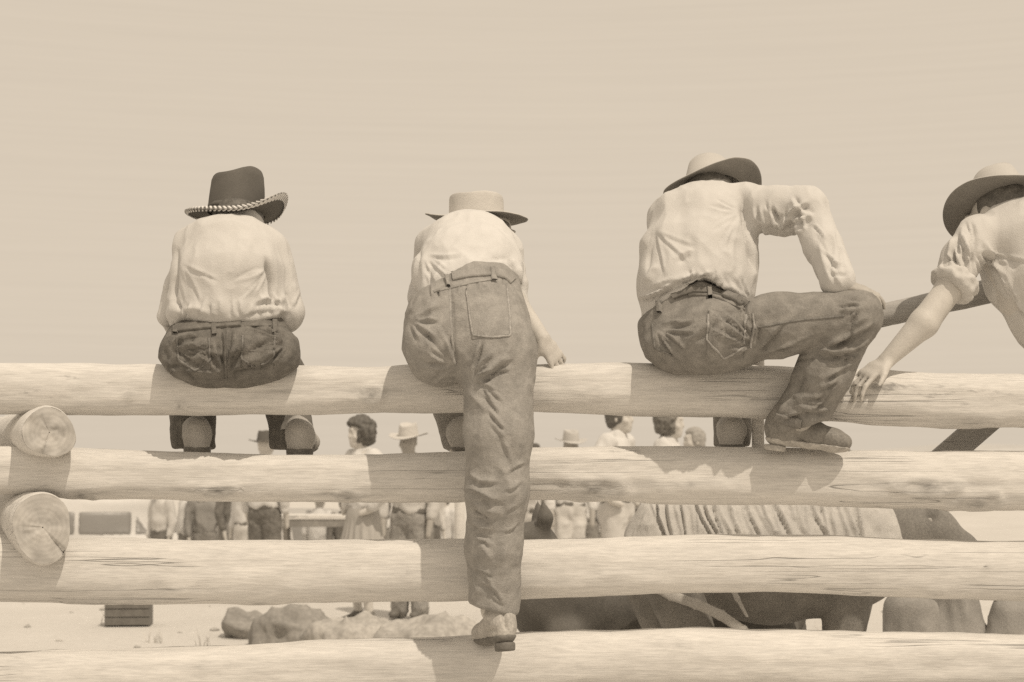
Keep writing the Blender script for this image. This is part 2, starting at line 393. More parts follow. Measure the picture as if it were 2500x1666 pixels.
# ------------------------------------------------------------------ log fence
def wood_mat(name, v, seed):
    m = bpy.data.materials.new(name); m.use_nodes = True; t = m.node_tree; b = t.nodes['Principled BSDF']
    b.inputs['Roughness'].default_value = .9; b.inputs['Specular IOR Level'].default_value = .18
    L = t.links.new; tc = t.nodes.new('ShaderNodeTexCoord')
    def noise(sc, st, det=6, ro=.65, dist=0):
        mp = t.nodes.new('ShaderNodeMapping'); mp.inputs['Scale'].default_value = st; mp.inputs['Location'].default_value = (seed * 3.7, seed, 0)
        n = t.nodes.new('ShaderNodeTexNoise'); n.inputs['Scale'].default_value = sc; n.inputs['Detail'].default_value = det; n.inputs['Roughness'].default_value = ro; n.inputs['Distortion'].default_value = dist
        L(tc.outputs['Object'], mp.inputs['Vector']); L(mp.outputs[0], n.inputs['Vector']); return n.outputs['Fac']
    def mrange(x, a, b_, c, d):
        r = t.nodes.new('ShaderNodeMapRange'); r.inputs['From Min'].default_value = a; r.inputs['From Max'].default_value = b_; r.inputs['To Min'].default_value = c; r.inputs['To Max'].default_value = d
        L(x, r.inputs['Value']); return r.outputs[0]
    def mul(x, y):
        k = t.nodes.new('ShaderNodeMath'); k.operation = 'MULTIPLY'; L(x, k.inputs[0]); L(y, k.inputs[1]); return k.outputs[0]
    grain = noise(44, (.045, 1, 1), 9, .72, .2); blot = noise(3.2, (.5, 1, 1), 7, .62); spk = noise(170, (.10, 1, 1), 4, .65); crk = noise(26, (.014, 1, 1), 2, .5, .12)
    k1 = mrange(grain, .3, .7, .91, 1.05); k2 = mrange(blot, .3, .72, .9, 1.06); k3 = mrange(spk, .25, .62, .82, 1.05)
    # drying checks: thin dark lines where the stretched noise passes its middle
    ab = t.nodes.new('ShaderNodeMath'); ab.operation = 'SUBTRACT'; L(crk, ab.inputs[0]); ab.inputs[1].default_value = .5
    ab2 = t.nodes.new('ShaderNodeMath'); ab2.operation = 'ABSOLUTE'; L(ab.outputs[0], ab2.inputs[0])
    gate = mrange(noise(1.6, (.8, 2.2, 2.2), 3, .5), .53, .60, 0, 1)
    line = mrange(ab2.outputs[0], .0, .012, 1, 0)
    ck = mul(line, gate)
    k4 = mrange(ck, 0, 1, 1, .55)
    at = t.nodes.new('ShaderNodeAttribute'); at.attribute_name = 'knot'
    kn = mul(at.outputs['Fac'], mrange(noise(55, (.4, 1, 1), 5, .7, 1.5), .3, .7, .45, 1.25)); k5 = mrange(kn, 0, 1, 1, .22)
    bark = mrange(noise(5.5, (.28, 1, 1), 8, .72, .4), .64, .70, 1, .55)      # scraps of inner bark left on the log
    tot = mul(mul(mul(mul(k1, k2), mul(k3, k4)), k5), bark)
    vm = t.nodes.new('ShaderNodeVectorMath'); vm.operation = 'SCALE'; vm.inputs[0].default_value = col(v, .75)[:3]
    L(tot, vm.inputs['Scale']); L(vm.outputs[0], b.inputs['Base Color'])
    h = t.nodes.new('ShaderNodeMath'); h.operation = 'MULTIPLY_ADD'; L(ck, h.inputs[0]); h.inputs[1].default_value = -1.2; L(grain, h.inputs[2])
    bp = t.nodes.new('ShaderNodeBump'); bp.inputs['Strength'].default_value = .55; bp.inputs['Distance'].default_value = .006
    L(h.outputs[0], bp.inputs['Height']); L(bp.outputs[0], b.inputs['Normal'])
    return m
M_LOG = [wood_mat('peeled_log_a', .71, 1), wood_mat('peeled_log_b', .71, 2), wood_mat('peeled_log_c', .71, 3), wood_mat('peeled_log_d', .71, 4)]
M_POST = wood_mat('weathered_post', .42, 5)

def log_rail(name, top, bot, knots, mat_, parent, seed, yc=0.0, x0=-4.4, x1=4.4):
    """top/bot: edge rows of the photograph along the log; knots: (px, py, half length px, half height px, rise px, darkness)"""
    nx, na = 1000, 48
    xs = np.linspace(x0, x1, nx); px = 1250 + xs / sc_at(yc)
    tp = np.interp(px, [a for a, _ in top], [b for _, b in top]); bt = np.interp(px, [a for a, _ in bot], [b for _, b in bot])
    k = np.ones(61); k /= k.sum(); pad = lambda a: np.convolve(np.pad(a, 30, 'edge'), k, 'valid')
    tp, bt = pad(tp), pad(bt); s = sc_at(yc)
    zc = CAM_Z + (HOR - (tp + bt) / 2) * s; r = (bt - tp) / 2 * s
    th = np.linspace(0, 2 * np.pi, na, endpoint=False)
    X, T = np.meshgrid(xs, th, indexing='ij')
    q = np.stack([X.ravel() * 1.0, np.cos(T).ravel() * .12, np.sin(T).ravel() * .12 + seed], -1)
    dr = (.0045 * vnoise(q * [1, 1, 1], 5, seed) + .0028 * vnoise(q * [.5, 1, 1], 22, seed + 1) + .0012 * vnoise(q * [.3, 1, 1], 60, seed + 2)).reshape(X.shape)
    # flattened adze facets
    fa = (np.abs(np.cos(T)) ** 2.7 + np.abs(np.sin(T)) ** 2.7) ** (-1 / 2.7) * .985 - .03 * np.abs(np.sin(3.5 * T + 1.3 * np.sin(X * 1.7 + seed)))
    R = r[:, None] * fa + dr; R *= (r[:, None] / np.maximum(r[:, None] * .975, 1e-6))
    kn = np.zeros_like(R)
    PX = 1250 + X / s; 
    for (kx, ky, a, b, rise, dark) in knots:
        Zs = zc[:, None] + r[:, None] * np.sin(T); PY = HOR - (Zs - CAM_Z) / s; front = np.cos(T) < .25
        wob = .28 * vnoise(np.stack([PX.ravel() * .03, PY.ravel() * .05, np.full(PX.size, kx)], -1), 1.0, 12).reshape(PX.shape)
        e = np.sqrt(((PX - kx) / a) ** 2 + ((PY - ky) / b) ** 2) * (1 + wob)
        R = R + np.where(front, 1.4 * u(rise) * np.exp(-(e * 1.0) ** 2) * (1 + .35 * np.cos(e * 7)), 0) - np.where(front, u(rise) * .9 * np.exp(-(e * 3.2) ** 2), 0)
        kn = np.maximum(kn, np.where(front, dark * np.exp(-(e * 1.4) ** 2) * (.75 + .25 * np.cos(e * 8)), 0))
        # torn fibres trailing along the grain
        e2 = np.sqrt(((PX - kx + a * .3) / (a * 2.4)) ** 2 + ((PY - ky + b * .35) / (b * .28)) ** 2)
        R = R - np.where(front, u(rise) * .35 * np.exp(-e2 ** 2), 0); kn = np.maximum(kn, np.where(front, .55 * dark * np.exp(-e2 ** 2), 0))
    Y = yc + R * np.cos(T); Z = zc[:, None] + R * np.sin(T)
    P = np.stack([X, Y, Z], -1); V = P.reshape(-1, 3)
    I = np.arange(nx * na).reshape(nx, na)
    F = np.stack([I[:-1], np.roll(I, -1, 1)[:-1], np.roll(I, -1, 1)[1:], I[1:]], -1).reshape(-1, 4)[:, ::-1]
    # sawn ends
    c0 = len(V); V = np.vstack([V, [[x0 - .004, yc, zc[0]], [x1 + .004, yc, zc[-1]]]])
    e0 = np.stack([I[0], np.roll(I[0], -1), np.full(na, c0), np.full(na, c0)], -1)
    e1 = np.stack([np.roll(I[-1], -1), I[-1], np.full(na, c0 + 1), np.full(na, c0 + 1)], -1)
    me = bpy.data.meshes.new(name)
    faces = [tuple(f) for f in F.tolist()] + [tuple(f[:3]) for f in e0.tolist()] + [tuple(f[:3]) for f in e1.tolist()]
    me.from_pydata(V.tolist(), [], faces); me.polygons.foreach_set('use_smooth', np.ones(len(faces), bool)); me.update()
    at = me.attributes.new('knot', 'FLOAT', 'POINT'); at.data.foreach_set('value', np.r_[kn.ravel(), 0, 0].astype(np.float32))
    o = link(name, me, mat_, parent)
    return o, (xs, zc, r)
fence = tag(empty('log_fence', (0, 0, 0)), 'rail fence of thick pale peeled logs the spectators sit on', 'fence')
RAILS = []
R1T = [(-400, 888), (0, 888), (400, 892), (730, 893), (930, 895), (1300, 890), (1600, 888), (1900, 895), (2150, 905), (2450, 915), (2900, 918)]
R1B = [(-400, 1012), (180, 1012), (400, 1016), (600, 1011), (800, 1013), (1000, 1009), (1100, 1004), (1300, 1006), (1500, 1011), (1620, 1022), (1800, 1021), (1900, 1016), (2000, 1031), (2100, 1041), (2250, 1040), (2450, 1046), (2900, 1050)]
R2T = [(-400, 1080), (190, 1092), (420, 1103), (700, 1110), (950, 1113), (1100, 1102), (1300, 1091), (1740, 1090), (1850, 1094), (2300, 1100), (2450, 1100), (2900, 1104)]
R2B = [(-400, 1200), (100, 1205), (200, 1219), (420, 1222), (560, 1226), (700, 1225), (900, 1229), (1000, 1236), (1150, 1226), (1280, 1216), (1400, 1215), (1500, 1228), (1700, 1233), (1900, 1230), (2100, 1240), (2300, 1246), (2450, 1246), (2900, 1250)]
R3T = [(-400, 1306), (190, 1310), (300, 1318), (700, 1322), (950, 1315), (1050, 1320), (1300, 1320), (1500, 1312), (1700, 1304), (1950, 1305), (2150, 1311), (2350, 1322), (2450, 1322), (2900, 1326)]
R3B = [(-400, 1468), (85, 1471), (300, 1477), (600, 1473), (800, 1470), (1100, 1468), (1290, 1463), (1450, 1460), (1640, 1449), (1800, 1445), (1950, 1448), (2100, 1457), (2250, 1466), (2450, 1466), (2900, 1468)]
R4T = [(-400, 1600), (85, 1592), (400, 1582), (600, 1572), (800, 1563), (1000, 1556), (1100, 1551), (1300, 1544), (1500, 1535), (1800, 1533), (2100, 1542), (2450, 1548), (2900, 1552)]
R4B = [(a, b + 142) for a, b in R4T]
RAILS.append(log_rail('rail', R1T, R1B, [(915, 965, 34, 22, 9, .8), (450, 990, 16, 10, 5, .6), (705, 962, 26, 4, 2, .7), (2360, 1030, 90, 16, 5, .45), (1640, 925, 26, 10, 3, .5), (330, 968, 14, 10, 4, .4)], M_LOG[0], fence, 1))
RAILS.append(log_rail('rail', R2T, R2B, [(545, 1196, 50, 14, 8, .95), (205, 1205, 52, 18, 5, .9), (855, 1210, 38, 14, 6, .9), (1445, 1190, 75, 26, 12, .85), (2250, 1190, 85, 22, 12, .8), (1680, 1180, 34, 8, 3, .5), (2370, 1222, 70, 22, 9, .75), (1890, 1160, 60, 8, 3, .35)], M_LOG[1], fence, 2))
RAILS.append(log_rail('rail', R3T, R3B, [(640, 1462, 60, 9, 4, .6), (1500, 1400, 34, 8, 3, .25), (2390, 1382, 12, 9, 3, .45), (250, 1462, 90, 10, 3, .5), (2270, 1440, 24, 8, 3, .4), (1000, 1395, 20, 10, 2, .3)], M_LOG[2], fence, 3))
RAILS.append(log_rail('rail', R4T, R4B, [(1650, 1570, 40, 12, 3, .3), (500, 1620, 60, 10, 3, .3)], M_LOG[3], fence, 4))
def pole(name, a, b, ra, rb, mat_, parent, seed=0, n=60, na=28):
    a = np.asarray(a, float); b = np.asarray(b, float); t = np.linspace(0, 1, n); ax = (b - a) / np.linalg.norm(b - a)
    e1 = np.cross(ax, [0, 1, 0.001]); e1 /= np.linalg.norm(e1); e2 = np.cross(ax, e1)
    th = np.linspace(0, 2 * np.pi, na, endpoint=False); T, H = np.meshgrid(th, t)
    base = a + H[..., None] * (b - a); q = (base + .05 * (np.cos(T)[..., None] * e1 + np.sin(T)[..., None] * e2)).reshape(-1, 3)
    R = (ra + (rb - ra) * H) * (1 + .06 * vnoise(q, 9, seed) + .03 * vnoise(q, 40, seed + 1)).reshape(T.shape)
    P = base + R[..., None] * (np.cos(T)[..., None] * e1 + np.sin(T)[..., None] * e2)
    P = np.concatenate([np.repeat(a[None, None] , na, 1), P, np.repeat(b[None, None], na, 1)], 0)
    return link(name, grid_mesh(name, P, closed_v=True), mat_, parent)
pole('post', [p(1850, 0, .12)[0], .12, p(0, 1190, .12)[2]], [p(1852, 0, .12)[0], .12, p(0, 872, .12)[2]], .022, .018, M_LOG[2], fence, 3)
pole('post', [p(2620, 0, .19)[0], .19, -.3], [p(2620, 0, .19)[0], .19, p(0, 640, .19)[2]], .085, .075, M_POST, fence, 4)
pole('post', [p(-330, 0, .19)[0], .19, -.3], [p(-330, 0, .19)[0], .19, p(0, 800, .19)[2]], .085, .08, M_POST, fence, 5)
pole('brace_pole', p(1960, 815, .33), p(2660, 655, .33), .036, .044, M_POST, fence, 6)
# crossing logs of the next panel: their sawn ends stick out past the rails at the left
def end_mat():
    m = bpy.data.materials.new('sawn_log_end'); m.use_nodes = True; t = m.node_tree; b_ = t.nodes['Principled BSDF']; b_.inputs['Roughness'].default_value = .95; b_.inputs['Specular IOR Level'].default_value = .1
    tc = t.nodes.new('ShaderNodeTexCoord'); nz_ = t.nodes.new('ShaderNodeTexNoise'); nz_.inputs['Scale'].default_value = 14; nz_.inputs['Detail'].default_value = 6
    wv = t.nodes.new('ShaderNodeTexWave'); wv.wave_type = 'RINGS'; wv.rings_direction = 'Z'; wv.inputs['Scale'].default_value = 22; wv.inputs['Distortion'].default_value = 3; wv.inputs['Detail'].default_value = 3; wv.inputs['Detail Scale'].default_value = 2
    t.links.new(tc.outputs['Object'], nz_.inputs['Vector']); t.links.new(tc.outputs['Object'], wv.inputs['Vector'])
    r = t.nodes.new('ShaderNodeMapRange'); r.inputs['To Min'].default_value = .95; r.inputs['To Max'].default_value = 1.03; t.links.new(wv.outputs['Fac'], r.inputs['Value'])
    r2 = t.nodes.new('ShaderNodeMapRange'); r2.inputs['From Min'].default_value = .3; r2.inputs['From Max'].default_value = .7; r2.inputs['To Min'].default_value = .72; r2.inputs['To Max'].default_value = 1.1; t.links.new(nz_.outputs['Fac'], r2.inputs['Value'])
    mu = t.nodes.new('ShaderNodeMath'); mu.operation = 'MULTIPLY'; t.links.new(r.outputs[0], mu.inputs[0]); t.links.new(r2.outputs[0], mu.inputs[1])
    vm = t.nodes.new('ShaderNodeVectorMath'); vm.operation = 'SCALE'; vm.inputs[0].default_value = col(.52, 1.0)[:3]; t.links.new(mu.outputs[0], vm.inputs['Scale']); t.links.new(vm.outputs[0], b_.inputs['Base Color'])
    bp = t.nodes.new('ShaderNodeBump'); bp.inputs['Strength'].default_value = .7; bp.inputs['Distance'].default_value = .004; t.links.new(nz_.outputs['Fac'], bp.inputs['Height']); t.links.new(bp.outputs[0], b_.inputs['Normal'])
    return m
M_END = end_mat()
def cross_log(px, py, y, rad, dirv, seed, ln=2.6, tall=1.0):
    dirv = np.array(dirv, float); dirv /= np.linalg.norm(dirv); c = p(px, py, y); s = np.cross(dirv, [0, 0, 1.]); s /= np.linalg.norm(s); up_ = np.cross(s, dirv)
    n, na = 160, 64; t = np.linspace(0, ln, n); th = np.linspace(0, 2 * np.pi, na, endpoint=False); T, H = np.meshgrid(th, t)
    base = c + H[..., None] * dirv; q = (base + .1 * (np.cos(T)[..., None] * s + np.sin(T)[..., None] * up_)).reshape(-1, 3)
    prof = (1 + (tall - 1) * np.sin(th) ** 2) * (1 + .04 * np.cos(2 * th + seed) + .04 * np.cos(3 * th + 2 * seed))
    R = rad * prof[None] * (1 + .05 * vnoise(q, 8, seed) + .02 * vnoise(q, 30, seed + 1)).reshape(T.shape) * np.where(H < .02, .95 + .05 * np.sqrt(np.clip(H / .02, 0, 1)), 1)
    P = base + R[..., None] * (np.cos(T)[..., None] * s + np.sin(T)[..., None] * up_)
    o = link('cross_rail', grid_mesh('cross_rail', P, closed_v=True), M_LOG[seed % 4], fence)
    rows = []
    for k in np.linspace(1, .02, 14):
        ring = np.stack([np.cos(th) * R[0] * k, np.sin(th) * R[0] * k, 0 * th], -1); ring[:, 2] = .006 * vnoise(ring + seed, 30, seed) + .003 * vnoise(ring + seed, 90, seed) - .003; ring[:, 2] += sum(.014 * np.exp(-((np.angle(np.exp(1j * (th - a_))) * max(k, .1)) / .022) ** 2) * k for a_ in (1.1 + seed, 3.4 + seed)); rows.append(ring)
    e = link('sawn_end', grid_mesh('sawn_end', np.array(rows), closed_v=True), M_END, o)
    e.matrix_local = Matrix(((s[0], up_[0], dirv[0], c[0]), (s[1], up_[1], dirv[1], c[1]), (s[2], up_[2], dirv[2], c[2]), (0, 0, 0, 1)))
cross_log(120, 1056, -.17, u(63), (-.40, .9, 0), 1)
cross_log(104, 1288, -.18, u(70), (-.40, .9, 0), 2, tall=1.22)
a = p(2240, 1175, .2); b = p(2500, 950, .2); ax = (b - a) / np.linalg.norm(b - a); nrm = np.array([0, 1., 0]); sd_ = np.cross(nrm, ax)
bm_obj('brace_board', [((a + b) / 2, (np.linalg.norm(b - a), .025, u(66)), [ax, nrm, sd_])], M_POST, fence, .004)
# ------------------------------------------------------------------ people: shared pieces
def nrm_(v): v = np.asarray(v, float); return v / max(np.linalg.norm(v), 1e-9)
def frame(f, up):
    up = nrm_(up); f = np.asarray(f, float); f = nrm_(f - up * (f @ up)); s = np.cross(f, up); return np.array([s, f, up])
def head_prims(c, fwd, up, sc=1.0):
    R = frame(fwd, up); s, f, z = R; c = np.asarray(c, float); g = sc
    A = lambda a, b, d: c + g * (s * a + f * b + z * d)
    L = [ell(A(0, -.012, .028), np.array([.074, .096, .09]) * g, .03, R=R), ell(A(0, .022, -.045), np.array([.056, .07, .075]) * g, .035, R=R),
         ell(A(0, .062, -.098), np.array([.026, .024, .02]) * g, .03, R=R), cone(A(0, .088, .012), A(0, .102, -.024), .010 * g, .013 * g, .014),
         ell(A(0, .088, .035), np.array([.05, .014, .012]) * g, .015, R=R)]
    for q in (-1, 1):
        L += [ell(A(q * .077, -.004, -.012), np.array([.010, .022, .032]) * g, .008, R=R), ell(A(q * .032, .094, .012), np.array([.017, .014, .010]) * g, .012, 'sub', R=R),
              ell(A(q * .031, .079, .011), np.array([.012, .012, .012]) * g, .003, R=R), ell(A(q * .045, .062, -.03), np.array([.022, .022, .02]) * g, .02, R=R)]
    L += [ell(A(0, .086, -.058), np.array([.026, .012, .008]) * g, .006, R=R), ell(A(0, .085, -.070), np.array([.022, .012, .007]) * g, .006, R=R)]
    return L
def hair_prims(c, fwd, up, sc=1.0, low=-.045, front=.045, puff=.012, top=1.0):
    R = frame(fwd, up); s, f, z = R; c = np.asarray(c, float)
    L = [ell(c + sc * (f * -.014 + z * .03), np.array([.074 + puff, .096 + puff, .092 + puff]) * sc, .02, R=R), ell(c + sc * (f * -.045 - z * .035), np.array([.062 + puff, .055 + puff, .06]) * sc, .02, R=R)]
    def keep(P):
        q = P - c; a = q @ f; b = q @ z
        return np.maximum(np.maximum(b - top, 0 * b - 1), np.maximum(low * sc - b - np.clip(-a, 0, .03) * 1.2, np.minimum(a - front * sc, .075 * sc - b) * .8))
    return L + [clip(keep, .01)]
def hand_prims(wr, d, n, side, sc=1.0, bend=(.25, .35, .3), spread=.12, thumb=(.7, .3), fl=None):
    """wr wrist, d finger direction, n back-of-hand normal, side +1/-1 puts the thumb on that side of d x n"""
    d = nrm_(d); n = nrm_(np.asarray(n, float) - d * (np.asarray(n, float) @ d)); s = np.cross(d, n) * side; wr = np.asarray(wr, float); g = sc
    L = tube([wr, wr + d * .045 * g, wr + d * .088 * g], [(.026 * g, .019 * g), (.038 * g, .016 * g), (.040 * g, .013 * g)], xd=s, k=.012)
    lens = [(.043, .026, .021), (.048, .030, .022), (.045, .028, .022), (.034, .021, .019)]
    for i in range(4):
        off = (.031 - i * .0205); b = wr + g * (d * (.090 - .004 * abs(i - 1.2)) + s * off); dd = nrm_(d + s * spread * (1.2 - i) * .8); r = (.0098 if i < 3 else .0086) * g
        ang = 0; pt = b - dd * .02 * g; prev = pt; rr0 = r * 1.06
        bb = bend[i] if isinstance(bend[0], (tuple, list)) else bend
        q = b
        L.append(cone(pt, b, rr0, r, .006))
        for j, ln in enumerate(lens[i]):
            ang += bb[j]; v = dd * math.cos(ang) - n * math.sin(ang); e = q + v * ln * g
            L.append(cone(q, e, r * (1 - .06 * j), r * (.93 - .08 * j), .004)); q = e
    tb = wr + g * (d * .022 + s * .024); td = nrm_(d * thumb[0] + s * .62 - n * thumb[1]); m = tb + td * .042 * g; td2 = nrm_(td + d * .35 - n * .1); e = m + td2 * .030 * g
    L += [cone(tb, m, .0155 * g, .0115 * g, .012), cone(m, e, .0112 * g, .009 * g, .004), cone(e, e + nrm_(td2 + d * .2) * .018 * g, .009 * g, .0075 * g, .004)]
    return L
def make_hat(parent, c, fwd, up, rx, ry, h, bw, curl, mt, taper=.14, crease=.03, slope=0.0, roundness=.5, thick=.005, dent=0.0, wav=0.0, seed=1, name='hat', front_back=1.0, under=None):
    R = frame(fwd, up); n = 96; th = np.linspace(0, 2 * np.pi, n, endpoint=False); ct, st = np.cos(th), np.sin(th)
    rows = []
    bwt = bw * (1 + (front_back - 1) * np.abs(st))
    cz = curl(th) + wav * np.sin(3 * th + seed)
    def brim(t, dz): return np.stack([(rx + bwt * t) * ct, (ry + bwt * t) * st, cz * t ** 1.7 + dz], -1)
    for t in np.linspace(0, 1, 9): rows.append(brim(t, -thick * (1 - .2 * t)))
    rows.append(np.stack([(rx + bwt * 1.02) * ct, (ry + bwt * 1.02) * st, cz - thick * .3], -1))
    for t in np.linspace(1, 0, 9): rows.append(brim(t, thick * .2))
    def topz(x, y, rho):
        z = h * (1 + slope * x / rx - .10 * (y / ry)) - crease * np.exp(-(x / (.42 * rx)) ** 2) * np.clip((1 - rho) * 3, 0, 1)
        return z - dent * (np.exp(-(((np.abs(x) - .55 * rx) / (.3 * rx)) ** 2 + ((y - .6 * ry) / (.5 * ry)) ** 2)))
    for v in np.linspace(.04, .86, 11):
        k = 1 - taper * v ** 1.3; pin = 1 - dent * 4 * v * np.clip(st, 0, 1) ** 2 * np.abs(ct) 
        x, y = rx * k * ct * pin, ry * k * st
        rows.append(np.stack([x, y, topz(x, y, 1.0) * v], -1))
    for a in np.linspace(.15, 1, 7):      # rounded shoulder
        an = a * np.pi / 2; k = (1 - taper) - .16 * roundness * (1 - np.cos(an)); vv = .86 + .14 * np.sin(an)
        x, y = rx * k * ct, ry * k * st; rows.append(np.stack([x, y, topz(x, y, 1 - .25 * a) * vv], -1))
    kk = (1 - taper) - .16 * roundness
    for rho in np.linspace(.9, .02, 9):
        x, y = rx * kk * rho * ct, ry * kk * rho * st; rows.append(np.stack([x, y, topz(x, y, min(rho, .75))], -1))
    P = np.array(rows); q = P.reshape(-1, 3); q = q + (vnoise(q, 26, seed) * .0016 + vnoise(q, 70, seed) * .0005)[:, None] * np.array([.5, .5, 1])
    W = q @ R + np.asarray(c, float); W = W.reshape(P.shape) - wpos(parent)
    me = grid_mesh(name, W, closed_v=True)
    o = link(name, me, mt, parent)
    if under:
        me.materials.append(under); mi = np.zeros(len(me.polygons), np.int32); mi[:9 * n] = 1; me.polygons.foreach_set('material_index', mi); me.update()  # brim underside faces get the painted shade colour
    xf = lambda loc: np.asarray(loc) @ R + np.asarray(c, float)
    return o, xf, (bwt, cz, ct, st)
def band(parent, xf, rx, ry, z0, z1, mt, name='hat_band', taper=.03):
    th = np.linspace(0, 2 * np.pi, 64, endpoint=False); rows = []
    for z, k in ((z0, 1.0), (z0, 1.02), (z1, 1.02 - taper), (z1, 1.0 - taper)):
        rows.append(xf(np.stack([rx * k * np.cos(th), ry * k * np.sin(th), np.full(64, z)], -1)))
    return link(name, grid_mesh(name, np.array(rows) - wpos(parent), closed_v=True), mt, parent)
def shoe(parent, heel, toe, up, mt, shaft=None, w=1.0, hu=.045, hc=.038, vox=.0045, sole_mt=None, folds=(), sr=(.042, .045), name='boot', heel_h=.018, noise=()):
    heel = np.asarray(heel, float); toe = np.asarray(toe, float); L = np.linalg.norm(toe - heel); d = (toe - heel) / L; up = nrm_(up); up = nrm_(up - d * (up @ d)); s = np.cross(d, up)
    A = lambda a, b: heel + d * a * L + up * b
    P0 = tube([A(.14, .045), A(.32, .05), A(.52, .040), A(.78, .030), A(.90, .026)], [(.034 * w, .045), (.034 * w, .05), (.038 * w, .040), (.045 * w, .031), (.036 * w, .025)], xd=s, k=.02)
    P0 = P0 + [ell(A(.14, hc), (.034 * w, .038, hu), .02, R=np.array([s, d, up]))]
    foot = list(P0)
    if shaft is not None: P0 = P0 + [cone(A(.2, .06), shaft, sr[0], sr[1], .03)]
    P1 = P0 + [clip(lambda P: -((P - heel) @ up) + .004, .004)]
    o = build(name, P1, vox, mt, parent, folds=folds, noise=noise)
    Ps = foot + [clip(lambda P: np.abs((P - heel) @ up + .001) - .008, .004)]
    build('sole', Ps, vox, sole_mt or M_LEATHER_D, o, inflate=.005, it=1)
    if heel_h:
        Ph = [ell(A(.13, -.008 - heel_h / 2), (.031 * w, .034, .06), .01, R=np.array([s, d, up])), clip(lambda P: np.abs((P - heel) @ up + .009 + heel_h / 2) - heel_h / 2, .003)]
        build('heel', Ph, vox, sole_mt or M_LEATHER_D, o, it=1)
    return o
def ribbon(name, pl, wd, target, mt, parent, off=.003, step=6, cross=4):
    """cloth strip laid on the surface of target along a line of photograph px"""
    from mathutils.bvhtree import BVHTree
    me = target.data; o0 = Vector(wpos(target)); bv = BVHTree.FromPolygons([v.co + o0 for v in me.vertices], [tuple(f.vertices) for f in me.polygons])
    pl = np.array(pl, float); seg = np.linalg.norm(np.diff(pl, axis=0), axis=1); cum = np.r_[0, np.cumsum(seg)]
    n = max(3, int(cum[-1] / step)); t = np.linspace(0, cum[-1], n); C = np.stack([np.interp(t, cum, pl[:, i]) for i in (0, 1)], 1)
    T = np.gradient(C, axis=0); T /= np.linalg.norm(T, axis=1)[:, None]; Nn = np.stack([-T[:, 1], T[:, 0]], 1)
    cam_p = Vector(cam_o.location); rows = []
    for i in range(n):
        row = []
        for j in range(cross + 1):
            q = C[i] + Nn[i] * wd * (j / cross - .5); tgt = Vector(p(q[0], q[1], 0)); dr = (tgt - cam_p).normalized(); h = bv.ray_cast(cam_p, dr)
            row.append(None if h[0] is None else (h[0], h[1]))
        rows.append(row)
    rows = [r for r in rows if all(x is not None for x in r)]
    if len(rows) < 2: return None
    up_ = np.array([[np.array(h + nn * off) for h, nn in r] for r in rows]); dn = np.array([[np.array(h - nn * .002) for h, nn in r] for r in rows])
    P = np.concatenate([dn[:, :1], up_, dn[:, -1:]], 1)
    return link(name, grid_mesh(name, P - wpos(parent)), mt, parent)
def eyes(parent, c, fwd, up, sc=1.0):
    R = frame(fwd, up); s, f, z = R; c = np.asarray(c, float)
    import bmesh
    for q in (-1, 1):
        bm = bmesh.new(); bmesh.ops.create_uvsphere(bm, u_segments=8, v_segments=6, radius=.0085 * sc); me = bpy.data.meshes.new('eye'); bm.to_mesh(me); bm.free()
        for f_ in me.polygons: f_.use_smooth = True
        link('eye', me, M_EYE, parent, loc=c + sc * (s * q * .031 + f * .0845 + z * .011) - wpos(parent))

